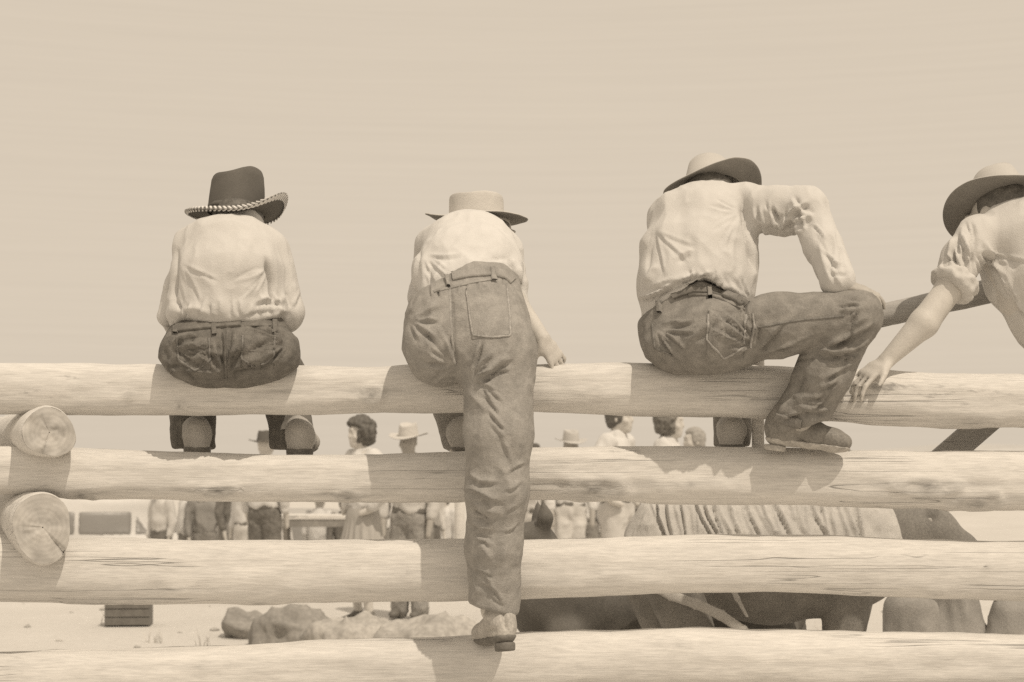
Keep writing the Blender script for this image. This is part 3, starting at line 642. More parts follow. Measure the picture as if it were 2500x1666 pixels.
# ------------------------------------------------------------------ background people (small in the picture)
BG_N = [0]
def bg_person(px, depth, hz, face, label, shirt, trous, hair=None, hat=None, pose='stand', skin=None, vox=.014, lean=0.0, arms='down', group=None, curly=False, skirt=None):
    """px column, depth metres from the camera, hz height of the crown, face = direction faced (radians, 0 = towards camera)"""
    y = depth - CAM_D; s = sc_at(y); x = (px - 1250) * s; z0 = float(gz(np.array([x]), np.array([y]))[0])
    root = empty('person', (x, y, z0)); tag(root, label, 'person', group)
    f = np.array([math.sin(face), -math.cos(face), 0]); up = np.array([0, 0, 1.]); sd = np.cross(f, up)
    H = hz; o = np.array([x, y, z0]); A = lambda a, b, c: o + sd * a + f * b + up * c
    k = 1.0
    if pose == 'sit':
        hip = .42; tor = H - hip; k = tor / .88
        kn = [(q * .10, .42, .46) for q in (-1, 1)]; an = [(q * .10, .40, .09) for q in (-1, 1)]
    else:
        k = H / 1.72; hip = .92 * k
        kn = [(q * .082, .03, .49 * k) for q in (-1, 1)]; an = [(q * .10, -.01, .08 * k) for q in (-1, 1)]
    B = lambda a, b, c: A(a * k, b * k + lean * c, hip + c * k)
    hc = B(0, .03, .69); sk = skin or M_SKIN
    sh = [B(q * .18, 0, .50) for q in (-1, 1)]
    if arms == 'down': el = [B(q * .24, -.01, .22) for q in (-1, 1)]; wr = [B(q * .23, .06, -.02) for q in (-1, 1)]; hd = [B(q * .22, .09, -.16) for q in (-1, 1)]
    elif arms == 'fold': el = [B(q * .25, .03, .22) for q in (-1, 1)]; wr = [B(q * .08, .20, .24) for q in (-1, 1)]; hd = [B(-q * .04, .20, .25) for q in (-1, 1)]
    elif arms == 'hips': el = [B(q * .36, -.06, .26) for q in (-1, 1)]; wr = [B(q * .20, .04, .06) for q in (-1, 1)]; hd = [B(q * .16, .10, .03) for q in (-1, 1)]
    else: el = [B(q * .30, .05, .30) for q in (-1, 1)]; wr = [B(q * .16, .14, .48) for q in (-1, 1)]; hd = [B(q * .09, .15, .60) for q in (-1, 1)]
    body = [head_prims(hc, f + up * -.1, up, k), cone(B(0, 0, .5), B(0, .01, .64), .055 * k, .052 * k), tube([B(0, 0, .0), B(0, 0, .48)], [(.13 * k, .09 * k), (.14 * k, .08 * k)], xd=sd)]
    for i in range(2): body += [cone(sh[i], el[i], .04 * k, .036 * k), cone(el[i], wr[i], .036 * k, .026 * k), cone(wr[i], hd[i], .034 * k, .026 * k, .01), cone(A(kn[i][0], 0 if pose != 'sit' else .0, hip), A(*kn[i]), .06, .05), cone(A(*kn[i]), A(*an[i]), .05, .035)]
    build('body', body, vox * 1.1 if depth > 19 else .0125, sk, root)
    T = [tube([B(0, 0, -.02), B(0, 0, .14)], [(.165 * k, .115 * k), (.145 * k, .10 * k)], xd=sd)]
    for i in range(2):
        hp = A(kn[i][0] * .95, 0, hip - .02)
        T += [cone(hp, A(*kn[i]), .098 * k, .080 * k), cone(A(*kn[i]), A(an[i][0], an[i][1], an[i][2]), .080 * k, .072 * k)]
    if skirt:
        sk_ = [tube([B(0, 0, .14), B(0, 0, .0), B(0, .01, -.45)], [(.13 * k, .10 * k), (.175 * k, .13 * k), (.27 * k, .20 * k)], xd=sd), clip(lambda P: z0 + .42 - P[:, 2], .01)]
        def pleat(V, N):
            a_ = np.arctan2((V - o) @ f, (V - o) @ sd); return V + N * (.018 * np.sin(a_ * 17) * np.clip((hip + z0 - V[:, 2]) * 3, 0, 1))[:, None]
        build('skirt', sk_, vox * .8, trous, root, post=pleat)
    else:
        tr_ = build('trousers', T, vox, trous, root, noise=[(9, .012, (1, 1, .7), 3), (22, .005, (1, 1, 1), 4)])
        if pose != 'sit': build('belt', T + [clip(lambda P: np.abs((P - B(0, 0, .07)) @ up) - .022, .004)], vox * .8, M_LEATHER_D, tr_, inflate=.012)
    S = [tube([B(0, -.005, .03), B(0, -.005, .25), B(0, -.005, .44), B(0, 0, .53)], [(.160 * k, .118 * k), (.162 * k, .12 * k), (.175 * k, .105 * k), (.085 * k, .07 * k)], xd=sd)]
    for i in range(2): S += [cone(sh[i], el[i], .062 * k, .054 * k), cone(el[i], el[i] + (wr[i] - el[i]) * .8, .052 * k, .043 * k)]
    build('shirt', S + [clip(lambda P: (B(0, 0, .06 if pose != 'sit' else -.02)[2] + .02 * np.sin((P - o) @ sd * 30)) - P[:, 2] - np.where(np.abs((P - o) @ sd) > .19 * k, 1, 0), .006)], vox, shirt, root, noise=[(8, .014, (1, 1, .6), 5 + BG_N[0]), (22, .006, (1, 1, .7), 6)])
    build('collar', [cone(B(q * .03, .045, .545), B(q * .075, -.02, .56), .022 * k, .020 * k, .01) for q in (-1, 1)] + [cone(B(-.07, -.02, .56), B(.07, -.02, .56), .024 * k, .024 * k, .01)], vox * .7, shirt, root)
    for i in range(2):
        hl = A(an[i][0], an[i][1] - .06, .02); shoe(root, hl, hl + f * .25 + up * 0, up, M_LEATHER_D, shaft=A(*an[i]) + up * .03, vox=.02, name='shoe', heel_h=0)
    if hair: build('hair', hair_prims(hc, f, up, k, puff=.03 if curly else .014, low=-.09 if curly else -.05), vox * .8, hair, root, noise=[(30, .014 if curly else .004, (1, 1, 1), 3), (70, .007 if curly else .002, (1, 1, .5), 5)])
    if hat:
        cu = lambda th: .035 * np.cos(th) ** 2 - .012
        make_hat(root, hc + up * .055 * k - f * .005, f + up * -.12, up + f * .12, .088 * k, .105 * k, .115 * k, .085 * k, cu, hat, seed=BG_N[0], under=M_UNDER_SHADE)
    BG_N[0] += 1
    return root
# ------------------------------------------------------------------ seated person in the dark laced hat (first from the left)
def fig_dark_hat():
    root = tag(empty('person', p(560, 893, 0)), 'person seated facing away in dark hat with laced brim, pale shirt and dark jeans', 'person', 'spectators sitting on the fence')
    hc = p(583, 562, .10); fw = (.12, 1, -.05); up = (.06, .18, 1)
    # body
    B = [head_prims(hc, fw, up), cone(p(574, 610, .02), p(582, 560, .07), u(46), u(43), .03),
         tube([p(560, 830, 0), p(560, 640, -.01), p(558, 600, .0)], [(u(105), .09), (u(110), .09), (u(90), .07)]),
         chain([p(464, 616, .07), p(422, 770, .12), p(470, 835, .30)], [u(34), u(28), u(20)]), chain([p(660, 612, 0), p(702, 765, 0), p(630, 835, .28)], [u(34), u(28), u(20)]),
         chain([p(490, 865, .03), p(472, 905, .40), p(472, 1075, .2)], [u(60), u(45), u(32)]), chain([p(640, 862, .03), p(688, 914, .40), p(712, 1070, .225)], [u(60), u(42), u(28)]),
         hand_prims(p(470, 838, .30), (.3, .9, -.2), (0, .2, 1), 1), hand_prims(p(630, 838, .28), (-.3, .9, -.2), (0, .2, 1), -1)]
    build('body', B, .0075, M_SKIN_D, root)
    build('hair', hair_prims(hc, fw, up, 1, low=-.07, front=.02, puff=.004, top=.075), .006, M_HAIR_D, root, noise=[(60, .002, (1, 1, .3), 2)])
    T = [ell(p(558, 858, -.05), (u(158), .15, u(80)), .03), ell(p(485, 868, -.115), (u(88), .095, u(64)), .05), ell(p(640, 862, -.115), (u(92), .095, u(68)), .05),
         tube([p(560, 850, -.02), p(562, 780, -.02)], [(u(150), .13), (u(132), .115)], k=.04),
         chain([p(475, 880, .05), p(468, 905, .40), p(472, 1085, .215)], [u(78), u(62), u(54)], .03), chain([p(650, 875, .05), p(690, 912, .40), p(714, 1085, .215)], [u(76), u(54), u(56)], .03),
         clip(lambda P: P[:, 2] - (p(0, 786, -.1)[2] + (P[:, 0] - p(560, 0)[0]) * .06), .006),
         clip(lambda P: np.where(P[:, 1] > .12, p(0, 1096, .2)[2] - P[:, 2], -1.), .004)]
    F = fan(545, 915, 195, 345, 9, 50, 120, 4.2, 6, 1) + fan(415, 845, -30, 50, 6, 40, 110, 4.2, 6, 2) + fan(705, 840, 130, 215, 6, 40, 110, 4.2, 6, 3) + [([(420, 862), (450, 890), (510, 905), (560, 900)], 9, 5), ([(425, 850), (455, 880), (520, 893)], 7, -5), ([(455, 835), (500, 858), (540, 865), (560, 862)], 8, 5), ([(450, 845), (500, 868), (540, 874)], 6, -4),
         ([(440, 820), (460, 850), (470, 870)], 7, 4), ([(650, 820), (620, 845), (560, 862)], 8, 4), ([(655, 835), (620, 858), (570, 872)], 6, -4), ([(690, 800), (668, 850), (640, 880)], 8, 4),
         ([(702, 810), (690, 850), (655, 895)], 7, -4), ([(540, 800), (545, 870), (548, 930)], 6, -6), ([(410, 880), (425, 900), (440, 905)], 6, 5), ([(600, 880), (650, 872), (690, 850)], 7, 4), ([(400, 850), (410, 880)], 6, -4)]
    tr = build('trousers', T, .0052, M_DENIM_D, root, folds=F, noise=[(16, .0035, (1, .7, 1.2), 4), (45, .0012, (1, 1, 1), 6)])
    ribbon('seam', [(546, 812), (548, 870), (552, 925)], 7, tr, M_DENIM_D, tr, .002)
    bl = [q for q in T[:-2]] + [clip(lambda P: np.abs(P[:, 2] - (p(0, 794, -.1)[2] + (P[:, 0] - p(560, 0)[0]) * .06)) - u(11), .003)]
    build('waistband', bl, .005, M_DENIM_D, tr, inflate=.004)
    ribbon('belt', [(432, 804), (480, 798), (530, 793), (590, 789), (640, 786), (682, 784)], 17, tr, M_LEATHER_D, tr, .008)
    for q in ([(520, 782), (523, 818)], [(668, 775), (672, 812)], [(430, 785), (430, 815)]): ribbon('belt_loop', q, 11, tr, M_DENIM_D, tr, .009)
    ribbon('pocket', [(470, 826), (476, 905)], 78, tr, M_DENIM_D, tr, .0018, cross=12); ribbon('pocket', [(632, 820), (628, 900)], 80, tr, M_DENIM_D, tr, .0018, cross=12)
    for q in ([(432, 826), (437, 880), (476, 906), (513, 880), (510, 826)], [(593, 820), (590, 876), (628, 900), (667, 872), (672, 818)]): ribbon('pocket_stitching', q, 4.5, tr, M_SEAM_D, tr, .0036, step=5, cross=2)
    hem = lambda P: (p(0, 788, -.1)[2] + u(7) * np.sin((P[:, 0] - p(430, 0)[0]) * 38) + u(9) * np.sin((P[:, 0]) * 17) + (P[:, 0] - p(560, 0)[0]) * .12) - P[:, 2]
    S = [tube([p(560, 800, -.02), p(560, 745, -.035), p(558, 665, -.045), p(557, 605, -.02), p(572, 575, .02)], [(u(134), .125), (u(136), .135), (u(130), .13), (u(112), .10), (u(62), .06)], k=.03),
         cone(p(470, 607, 0), p(650, 604, 0), u(40), u(40), .05), ell(p(560, 768, -.03), (u(146), .145, u(30)), .03),
         clip(hem, .004),
         tube([p(462, 612, .05), p(436, 690, .07), p(414, 772, .09)], [(u(34), .055), (u(24), .07), (u(24), .075)], k=.012), cone(p(418, 775, .10), p(468, 832, .30), u(32), u(27), .02), chain([p(660, 610, 0), p(703, 764, -.005), p(632, 832, .28)], [u(44), u(39), u(27)], .016),
         cone(p(580, 572, .03), p(584, 558, .06), u(54), u(56), .015)]
    F = rows(440, 758, 690, 748, 11, 42, 90, 3.8, 3.2, 4) + fan(440, 640, 20, 85, 5, 40, 100, 4.5, 2, 5) + fan(658, 655, 95, 165, 5, 40, 100, 4.5, 2.2, 6) + fan(705, 770, 215, 300, 5, 25, 60, 4, 3, 7) + [([(432, 612), (426, 660), (424, 735)], 5, -13), ([(652, 635), (664, 690), (668, 745)], 7, -16), ([(690, 745), (650, 738), (625, 748)], 6, -6), ([(690, 735), (650, 728), (625, 738)], 7, 5), ([(425, 735), (440, 748), (450, 765)], 6, -6),
         ([(430, 760), (480, 752), (520, 770)], 8, 4), ([(600, 775), (640, 765), (680, 762)], 7, -4), ([(470, 650), (520, 700), (540, 760)], 16, 3), ([(640, 660), (600, 720), (590, 760)], 16, 3), ([(405, 690), (415, 740)], 8, 4), ([(720, 690), (715, 750)], 8, 3), ([(440, 780), (475, 790)], 6, -4)]
    sh = build('shirt', S, .005, M_SHIRT, root, folds=F, noise=[(10, .0065, (1.2, .8, .6), 7), (30, .0022, (1, 1, .6), 8)])
    # boots on the far side, heels towards us
    shoe(root, p(482, 1101, .085), p(478, 1097, .335), (0, .05, 1), M_LEATHER_P, shaft=p(474, 1035, .235), w=1.12, hu=.092, hc=.0, noise=[(24, .003, (1, 1, 1), 3)], sr=(.034, .036), sole_mt=M_LEATHER_D)
    shoe(root, p(730, 1105, .085), p(742, 1101, .335), (0, .05, 1), M_LEATHER_P, shaft=p(722, 1037, .235), w=1.12, hu=.092, hc=.0, noise=[(24, .003, (1, 1, 1), 3)], sr=(.034, .036), sole_mt=M_LEATHER_D)
    # hat
    def curl(th):
        c_ = np.cos(th); return np.where(c_ > 0, .066 * np.clip(c_, 0, 1) ** 3, -.006 * c_ * c_) - .020 * (np.sin(th) < 0) * np.sin(th) ** 2 + .0
    hp = p(577, 521, .115); rx, ry = u(70), .104
    hat, xf, (bwt, cz, ct, st) = make_hat(root, hp, (.12, 1, .0), (.04, .03, 1), rx, ry, u(97), u(54), curl, M_FELT_D, taper=.10, crease=.035, slope=.17, roundness=.8, dent=.012, seed=3)
    band(hat, xf, rx, ry, .003, .022, M_FELT_D)
    # rawhide whip stitching round the brim edge
    n = 96; V = []; Fc = []
    for i in range(0, 64):
        a = 2 * math.pi * i / 64; j = a / (2 * math.pi) * n; i0 = int(j) % n; fr = j - int(j); ii = (i0 + 1) % n
        g = lambda arr: arr[i0] * (1 - fr) + arr[ii] * fr
        b_, z_ = g(bwt), g(cz); tdir = np.array([-math.sin(a), math.cos(a), 0]); rd = np.array([math.cos(a), math.sin(a), 0])
        for side, (t0, zz) in enumerate(((.90, .0045), (.90, -.0085))):
            pts = []
            for (tt, dz, sh_) in ((.86, zz, -.006), (1.035, z_ * 0, .004)):
                base = np.array([(rx + b_ * tt) * math.cos(a), (ry + b_ * tt) * math.sin(a), z_ * min(tt, 1) ** 1.7 + dz]) + tdir * (sh_ + .0)
                pts.append(base)
            a0, a1 = pts; hw = tdir * .0034; hu = np.array([0, 0, .0022])
            o_ = len(V)
            for q in (a0, a1): V += [q - hw - hu, q + hw - hu, q + hw + hu, q - hw + hu]
            Fc += [(o_, o_ + 1, o_ + 2, o_ + 3), (o_ + 7, o_ + 6, o_ + 5, o_ + 4), (o_, o_ + 4, o_ + 5, o_ + 1), (o_ + 1, o_ + 5, o_ + 6, o_ + 2), (o_ + 2, o_ + 6, o_ + 7, o_ + 3), (o_ + 3, o_ + 7, o_ + 4, o_)]
    link('brim_lacing', np_mesh('brim_lacing', xf(np.array(V)) - wpos(hat), np.array(Fc), False), mat('rawhide_lacing', .72, .5, .8, .05, 20, 200, .1, .2), hat)
fig_dark_hat()

# ------------------------------------------------------------------ person climbing, one leg on each side of the fence
def fig_climber():
    root = tag(empty('person', p(1210, 1560, -.1)), 'person leaning over the top rail, one long denim leg standing on the bottom log', 'person', 'spectators sitting on the fence')
    hc = p(1196, 576, .33); fw = (.62, .72, -.28); up = (.05, .2, 1)
    wr = p(1322, 826, -.05)
    B = [head_prims(hc, fw, up, .92), cone(p(1165, 590, .2), p(1178, 575, .3), u(42), u(40), .03),
         tube([p(1140, 780, -.12), p(1148, 640, .05), p(1150, 590, .17)], [(u(100), .09), (u(100), .08), (u(88), .06)]),
         chain([p(1238, 605, .16), p(1252, 730, .10), p(1324, 828, -.048)], [u(34), u(30), u(20)]), chain([p(1058, 605, .18), p(1040, 730, .25), p(1060, 850, .22)], [u(34), u(28), u(20)]),
         hand_prims(wr, (.52, .12, -.72), (.35, -.8, .4), 1, sc=.86, bend=[(.15, .5, .4), (.2, .6, .5), (.3, .7, .5), (.35, .8, .5)], spread=.25, thumb=(.4, .5)), hand_prims(p(1060, 852, .22), (.1, .4, -.8), (0, .6, .5), -1),
         chain([p(1200, 870, -.2), p(1212, 1180, -.25), p(1206, 1490, -.18)], [u(60), u(46), u(32)]), chain([p(1075, 860, -.08), p(1078, 885, .32), p(1120, 1080, .2)], [u(62), u(48), u(32)])]
    build('body', B, .006, M_SKIN, root); eyes(root, hc, fw, up, .92)
    build('hair', hair_prims(hc, fw, up, .92, low=-.06, front=.03, puff=.004, top=.04), .006, M_HAIR_B, root, noise=[(60, .002, (1, 1, .3), 2)])
    T = [ell(p(1142, 800, -.16), (u(142), .15, u(120)), .04), ell(p(1210, 850, -.235), (u(90), .115, u(98)), .05), ell(p(1072, 846, -.215), (u(84), .11, u(86)), .05),
         tube([p(1140, 770, -.15), p(1140, 700, -.10), p(1150, 645, -.01)], [(u(135), .13), (u(115), .115), (u(108), .10)], k=.05),
         chain([p(1217, 880, -.225), p(1217, 1060, -.27), p(1214, 1200, -.26), p(1206, 1330, -.225), p(1206, 1478, -.19)], [u(87), u(75), u(69), u(63), u(60)], .03),
         chain([p(1075, 862, -.14), p(1078, 885, .32), p(1122, 1080, .2)], [u(78), u(64), u(42)], .03),
         clip(lambda P: (P[:, 2] - (p(0, 655, -.05)[2] - np.clip(p(1160, 0)[0] - P[:, 0], 0, 1) * .55 - np.clip(P[:, 0] - p(1230, 0)[0], 0, 1) * .6)) , .006),
         clip(lambda P: np.where(P[:, 1] < .05, p(0, 1484, -.15)[2] - P[:, 2] - (P[:, 0] - p(1206, 0)[0]) * .25, p(0, 1096, .2)[2] - P[:, 2]), .004)]
    F = fan(1150, 925, -75, 25, 8, 40, 120, 4.2, 6, 11) + fan(1110, 900, 150, 265, 7, 40, 90, 4.5, 4, 12) + rows(1172, 1170, 1180, 1320, 7, 70, 24, 4.6, 4.2, 13, .7) + rows(1255, 1140, 1245, 1290, 4, 46, -38, 4.6, 2.6, 14, .6) + rows(1180, 1390, 1215, 1460, 5, 60, 40, 4.5, 3, 15, .6) + rows(1190, 960, 1240, 1110, 6, 60, 60, 5, 3.5, 16) + rows(1050, 715, 1240, 690, 9, 34, 88, 3.6, 3, 17) + fan(1000, 780, -20, 60, 5, 30, 80, 4.5, 4, 18) + [([(1098, 690), (1105, 780), (1108, 850), (1120, 900)], 5, -5), ([(1165, 925), (1195, 900), (1225, 880), (1238, 862)], 8, 6), ([(1170, 940), (1205, 912), (1235, 885)], 7, -7), ([(1165, 905), (1195, 882), (1205, 855)], 7, 4),
         ([(1150, 960), (1170, 985), (1190, 1005)], 9, 4), ([(1060, 735), (1048, 790)], 9, 3), ([(1045, 830), (1046, 870)], 6, 2), ([(1150, 1190), (1190, 1210), (1215, 1222)], 8, 5), ([(1150, 1205), (1185, 1225), (1230, 1235)], 7, -5),
         ([(1150, 1220), (1180, 1245), (1220, 1252)], 8, 5), ([(1150, 1240), (1175, 1262), (1200, 1270)], 7, -5), ([(1215, 1120), (1235, 1170), (1262, 1200)], 12, 3), ([(1150, 1285), (1175, 1300), (1205, 1302)], 8, -6), ([(1152, 1275), (1175, 1288), (1200, 1290)], 8, 5), ([(1165, 1310), (1185, 1345), (1200, 1370)], 9, 4),
         ([(1155, 1400), (1165, 1440), (1150, 1470)], 8, 4), ([(1175, 1330), (1200, 1310)], 8, -4), ([(1030, 720), (1015, 750), (1000, 765)], 8, 4), ([(1010, 870), (1050, 905), (1100, 915)], 10, -4), ([(1260, 780), (1240, 840), (1235, 900)], 12, 3), ([(1160, 1180), (1200, 1170)], 7, 3), ([(1230, 1300), (1225, 1420)], 12, 3)]
    tr = build('trousers', T, .0052, M_DENIM_L, root, folds=F, noise=[(13, .0032, (1, .8, .9), 4), (40, .001, (1, 1, 1), 6)])
    ribbon('seam', [(1098, 705), (1100, 760), (1104, 830), (1112, 890)], 6, tr, M_SEAM_L, tr, .002, cross=2)

    ribbon('pocket', [(1186, 702), (1202, 822)], 100, tr, M_DENIM_L, tr, .0016, cross=16)
    ribbon('pocket_stitching', [(1138, 706), (1146, 770), (1155, 819), (1200, 824), (1246, 820), (1244, 770), (1238, 706)], 4.5, tr, M_SEAM_L, tr, .0034, step=5, cross=2)
    ribbon('waistband', [(1044, 690), (1095, 678), (1150, 667), (1200, 664), (1238, 672), (1252, 686)], 20, tr, M_DENIM_L, tr, .0055)
    for q in ([(1092, 668), (1096, 700)], [(1200, 656), (1204, 686)]): ribbon('belt_loop', q, 10, tr, M_DENIM_L, tr, .011)
    for q in ([(1060, 712), (1110, 700), (1160, 688), (1200, 682)],): ribbon('seam', q, 6, tr, M_DENIM_L, tr, .0025)
    S = [tube([p(1142, 705, -.05), p(1148, 650, .03), p(1148, 605, .12), p(1150, 582, .18), p(1168, 562, .25)], [(u(116), .115), (u(122), .125), (u(112), .11), (u(92), .08), (u(48), .05)], k=.03),
         cone(p(1062, 598, .17), p(1236, 620, .17), u(40), u(38), .05), ell(p(1042, 668, .02), (u(34), .09, u(48)), .03), ell(p(1252, 668, .0), (u(24), .07, u(42)), .02),
         clip(lambda P: (p(0, 664, 0)[2] - np.clip(p(1150, 0)[0] - P[:, 0], 0, 1) * .62 - np.clip(P[:, 0] - p(1225, 0)[0], 0, 1) * .75) - P[:, 2] + u(2) * np.sin(P[:, 0] * 60), .004),
         chain([p(1236, 604, .16), p(1248, 700, .12), p(1254, 745, .10)], [u(42), u(38), u(36)], .015), chain([p(1058, 604, .18), p(1036, 725, .22), p(1058, 835, .22)], [u(42), u(36), u(28)], .015)]
    F = rows(1045, 690, 1250, 650, 9, 44, 92, 4, 3, 21) + fan(1040, 620, 10, 80, 4, 40, 90, 4.5, 2.5, 23) + [([(1026, 600), (1018, 640), (1022, 700)], 6, -5), ([(1250, 640), (1258, 690)], 6, -6), ([(1080, 640), (1060, 690)], 9, 4), ([(1200, 630), (1240, 632)], 7, -3), ([(1100, 600), (1150, 640)], 18, 3), ([(1050, 650), (1048, 700)], 7, -5), ([(1268, 650), (1270, 700)], 6, 5)]
    build('shirt', S, .005, M_SHIRT2, root, folds=F, noise=[(10, .006, (1.2, .8, .6), 9), (30, .0022, (1, 1, .6), 8)])
    # standing shoe, heel to the camera, and the far shoe
    shoe(root, p(1240, 1560, -.265), p(1178, 1572, -.045), (0, -.05, 1), M_BOOT_T, shaft=p(1216, 1476, -.195), w=1.0, hu=.05, hc=.034, sr=(.037, .043), sole_mt=M_LEATHER_D, heel_h=.026,
         folds=[([(1228, 1490), (1232, 1515), (1238, 1540)], 4, -6), ([(1180, 1545), (1210, 1538)], 4, -4), ([(1180, 1500), (1200, 1510)], 6, 3)], noise=[(30, .0016, (1, 1, 1), 2)])
    shoe(root, p(1132, 1102, .1), p(1118, 1098, .33), (0, .05, 1), M_LEATHER_P, shaft=p(1124, 1055, .19), w=1.15)
    # lace end hanging at the instep
    # hat
    cu = lambda th: .012 * np.cos(th) ** 2 + .014 * np.cos(th) * np.abs(np.cos(th)) * -1 - .012 * (np.sin(th) < 0) * np.sin(th) ** 2
    rx, ry = u(72), .10
    hat, xf, _ = make_hat(root, p(1164, 536, .33), (.25, 1, 0), (-.03, .03, 1), rx, ry, u(58), u(60), cu, M_STRAW, taper=.03, crease=.012, roundness=.35, seed=5, wav=.004, under=M_UNDER_SHADE)
    band(hat, xf, rx, ry, .003, .016, M_FELT_L)
fig_climber()

# ------------------------------------------------------------------ person sitting sideways, knee up
def fig_sideways():
    root = tag(empty('person', p(1690, 893, 0)), 'person sitting sideways with bent knee, elbow out, pale shirt and boot on second log', 'person', 'spectators sitting on the fence')
    hc = p(1742, 502, .19); fw = (.62, .75, -.35); up = (-.05, .42, .9)
    B = [head_prims(hc, fw, up), cone(p(1735, 530, .11), p(1740, 505, .18), u(46), u(44), .03),
         tube([p(1700, 790, -.02), p(1705, 640, .0), p(1725, 540, .08)], [(u(100), .09), (u(105), .09), (u(90), .07)]),
         chain([p(1825, 505, .04), p(1972, 512, -.10), p(2048, 690, -.245)], [u(36), u(30), u(22)]), chain([p(1625, 530, .12), p(1640, 660, .3), p(1740, 740, .4)], [u(36), u(30), u(22)]),
         hand_prims(p(2052, 697, -.25), (.9, .12, -.16), (.1, -.35, .93), -1, sc=.9, bend=(.2, .45, .45), spread=.1), hand_prims(p(1742, 742, .4), (.8, .3, -.3), (0, 0, 1), -1),
         chain([p(1740, 815, -.12), p(2080, 770, -.22), p(1952, 1020, -.14)], [u(66), u(42), u(34)]), chain([p(1715, 830, .05), p(1795, 885, .4), p(1785, 1075, .17)], [u(62), u(48), u(32)])]
    build('body', B, .0072, M_SKIN_D, root)
    build('hair', hair_prims(hc, fw, up, 1, low=-.07, front=.03, puff=.004, top=.08), .006, M_HAIR_D, root, noise=[(60, .002, (1, 1, .3), 2)])
    T = [ell(p(1672, 822, -.02), (u(104), .15, u(88)), .04), ell(p(1668, 845, -.11), (u(92), .11, u(62)), .05), ell(p(1752, 828, -.16), (u(108), .12, u(76)), .05),
         tube([p(1690, 790, -.03), p(1700, 715, -.03)], [(u(125), .13), (u(128), .115)], k=.05),
         chain([p(1745, 818, -.17), p(1900, 792, -.215), p(2082, 770, -.245)], [u(82), u(70), u(55)], .04), ell(p(2092, 768, -.235), (u(50), .065, u(52)), .04),
         chain([p(2084, 780, -.232), p(2010, 915, -.185), p(1965, 1000, -.15), p(1945, 1030, -.14)], [u(56), u(62), u(58), u(50)], .03),
         chain([p(1715, 835, .05), p(1797, 888, .4), p(1786, 1085, .17)], [u(75), u(60), u(44)], .03),
         clip(lambda P: (P[:, 2] - (p(0, 692, -.05)[2] - np.clip(p(1690, 0)[0] - P[:, 0], 0, 1) * .62 - np.clip(P[:, 0] - p(1700, 0)[0], 0, 1) * .42 + np.clip(P[:, 0] - p(1815, 0)[0], 0, 1) * 5)), .02),
         clip(lambda P: np.where(P[:, 1] > .1, p(0, 1088, .17)[2] - P[:, 2], -1.), .004),
         clip(lambda P: np.where((P[:, 1] < .1) & (P[:, 2] < p(0, 960)[2]), p(0, 1040, -.15)[2] - P[:, 2] + (P[:, 0] - p(1945, 0)[0]) * .25, -1.), .004)]
    F = fan(1845, 845, 150, 260, 8, 40, 130, 4.2, 6, 31) + fan(1835, 870, -40, 5, 5, 50, 140, 4.5, 4.5, 32) + fan(2005, 852, -30, 18, 6, 40, 95, 4.4, 4.6, 33) + rows(1985, 965, 1940, 1020, 5, 80, -8, 4.4, 4.4, 34, .5) + rows(2060, 880, 2000, 980, 6, 70, -35, 4.5, 4, 35) + fan(1600, 800, -20, 60, 6, 30, 90, 4.2, 4.5, 36) + fan(2110, 745, 120, 190, 5, 30, 80, 4, 4.5, 37) + [([(1835, 760), (1838, 800), (1825, 850), (1810, 880)], 6, -5), ([(1740, 770), (1720, 800), (1685, 830)], 7, 4), ([(1750, 780), (1730, 812), (1700, 835)], 6, -5), ([(1770, 790), (1745, 830), (1750, 870)], 7, 4), ([(1800, 780), (1790, 830)], 7, 4), ([(1780, 750), (1765, 800)], 6, -4),
         ([(2130, 790), (2090, 810), (2040, 830), (2018, 838)], 6, 6), ([(2135, 800), (2095, 822), (2045, 842)], 5, -6), ([(2125, 825), (2080, 852), (2030, 862), (1995, 852)], 7, 8), ([(2125, 840), (2080, 868), (2030, 876), (1990, 868)], 6, -7), ([(2120, 770), (2090, 790), (2070, 808)], 6, 4), ([(2060, 930), (2020, 955), (1985, 965)], 7, 4),
         ([(2030, 1000), (1980, 1000), (1940, 985)], 8, 5), ([(2030, 1012), (1980, 1012), (1930, 1000)], 6, -5), ([(2000, 985), (1960, 978), (1930, 960)], 7, 4), ([(1940, 840), (1938, 865)], 3, 2), ([(1920, 985), (1905, 1010), (1900, 1030)], 8, 6), ([(1700, 700), (1640, 720), (1590, 760)], 8, 4), ([(1650, 745), (1680, 735), (1720, 728)], 7, -4), ([(1960, 905), (1950, 940), (1925, 985)], 10, -4), ([(2010, 880), (2000, 930)], 12, 3)]
    tr = build('trousers', T, .0052, M_DENIM_M, root, folds=F, noise=[(13, .0032, (.8, .8, 1), 14), (40, .001, (1, 1, 1), 6)])
    ribbon('waistband', [(1604, 748), (1650, 722), (1690, 708), (1735, 712), (1790, 728), (1825, 748)], 26, tr, M_DENIM_M, tr, .005)
    ribbon('belt', [(1604, 746), (1650, 721), (1690, 707), (1735, 711), (1790, 727), (1825, 747)], 15, tr, M_LEATHER_D, tr, .009)
    for q in ([(1728, 694), (1734, 730)], [(1610, 735), (1612, 765)]): ribbon('belt_loop', q, 10, tr, M_DENIM_M, tr, .013)
    ribbon('pocket', [(1775, 762), (1770, 872)], 92, tr, M_DENIM_M, tr, .0018, cross=14)
    ribbon('pocket_stitching', [(1730, 768), (1726, 830), (1768, 876), (1815, 850), (1822, 768)], 4.5, tr, M_SEAM_L, tr, .0036, step=5, cross=2)
    ribbon('pocket_stitching', [(1592, 792), (1598, 850), (1640, 868)], 4.5, tr, M_SEAM_D, tr, .0025, step=5, cross=2)
    ribbon('seam', [(1838, 765), (1842, 800), (1832, 850)], 5, tr, M_SEAM_L, tr, .0025, cross=2)
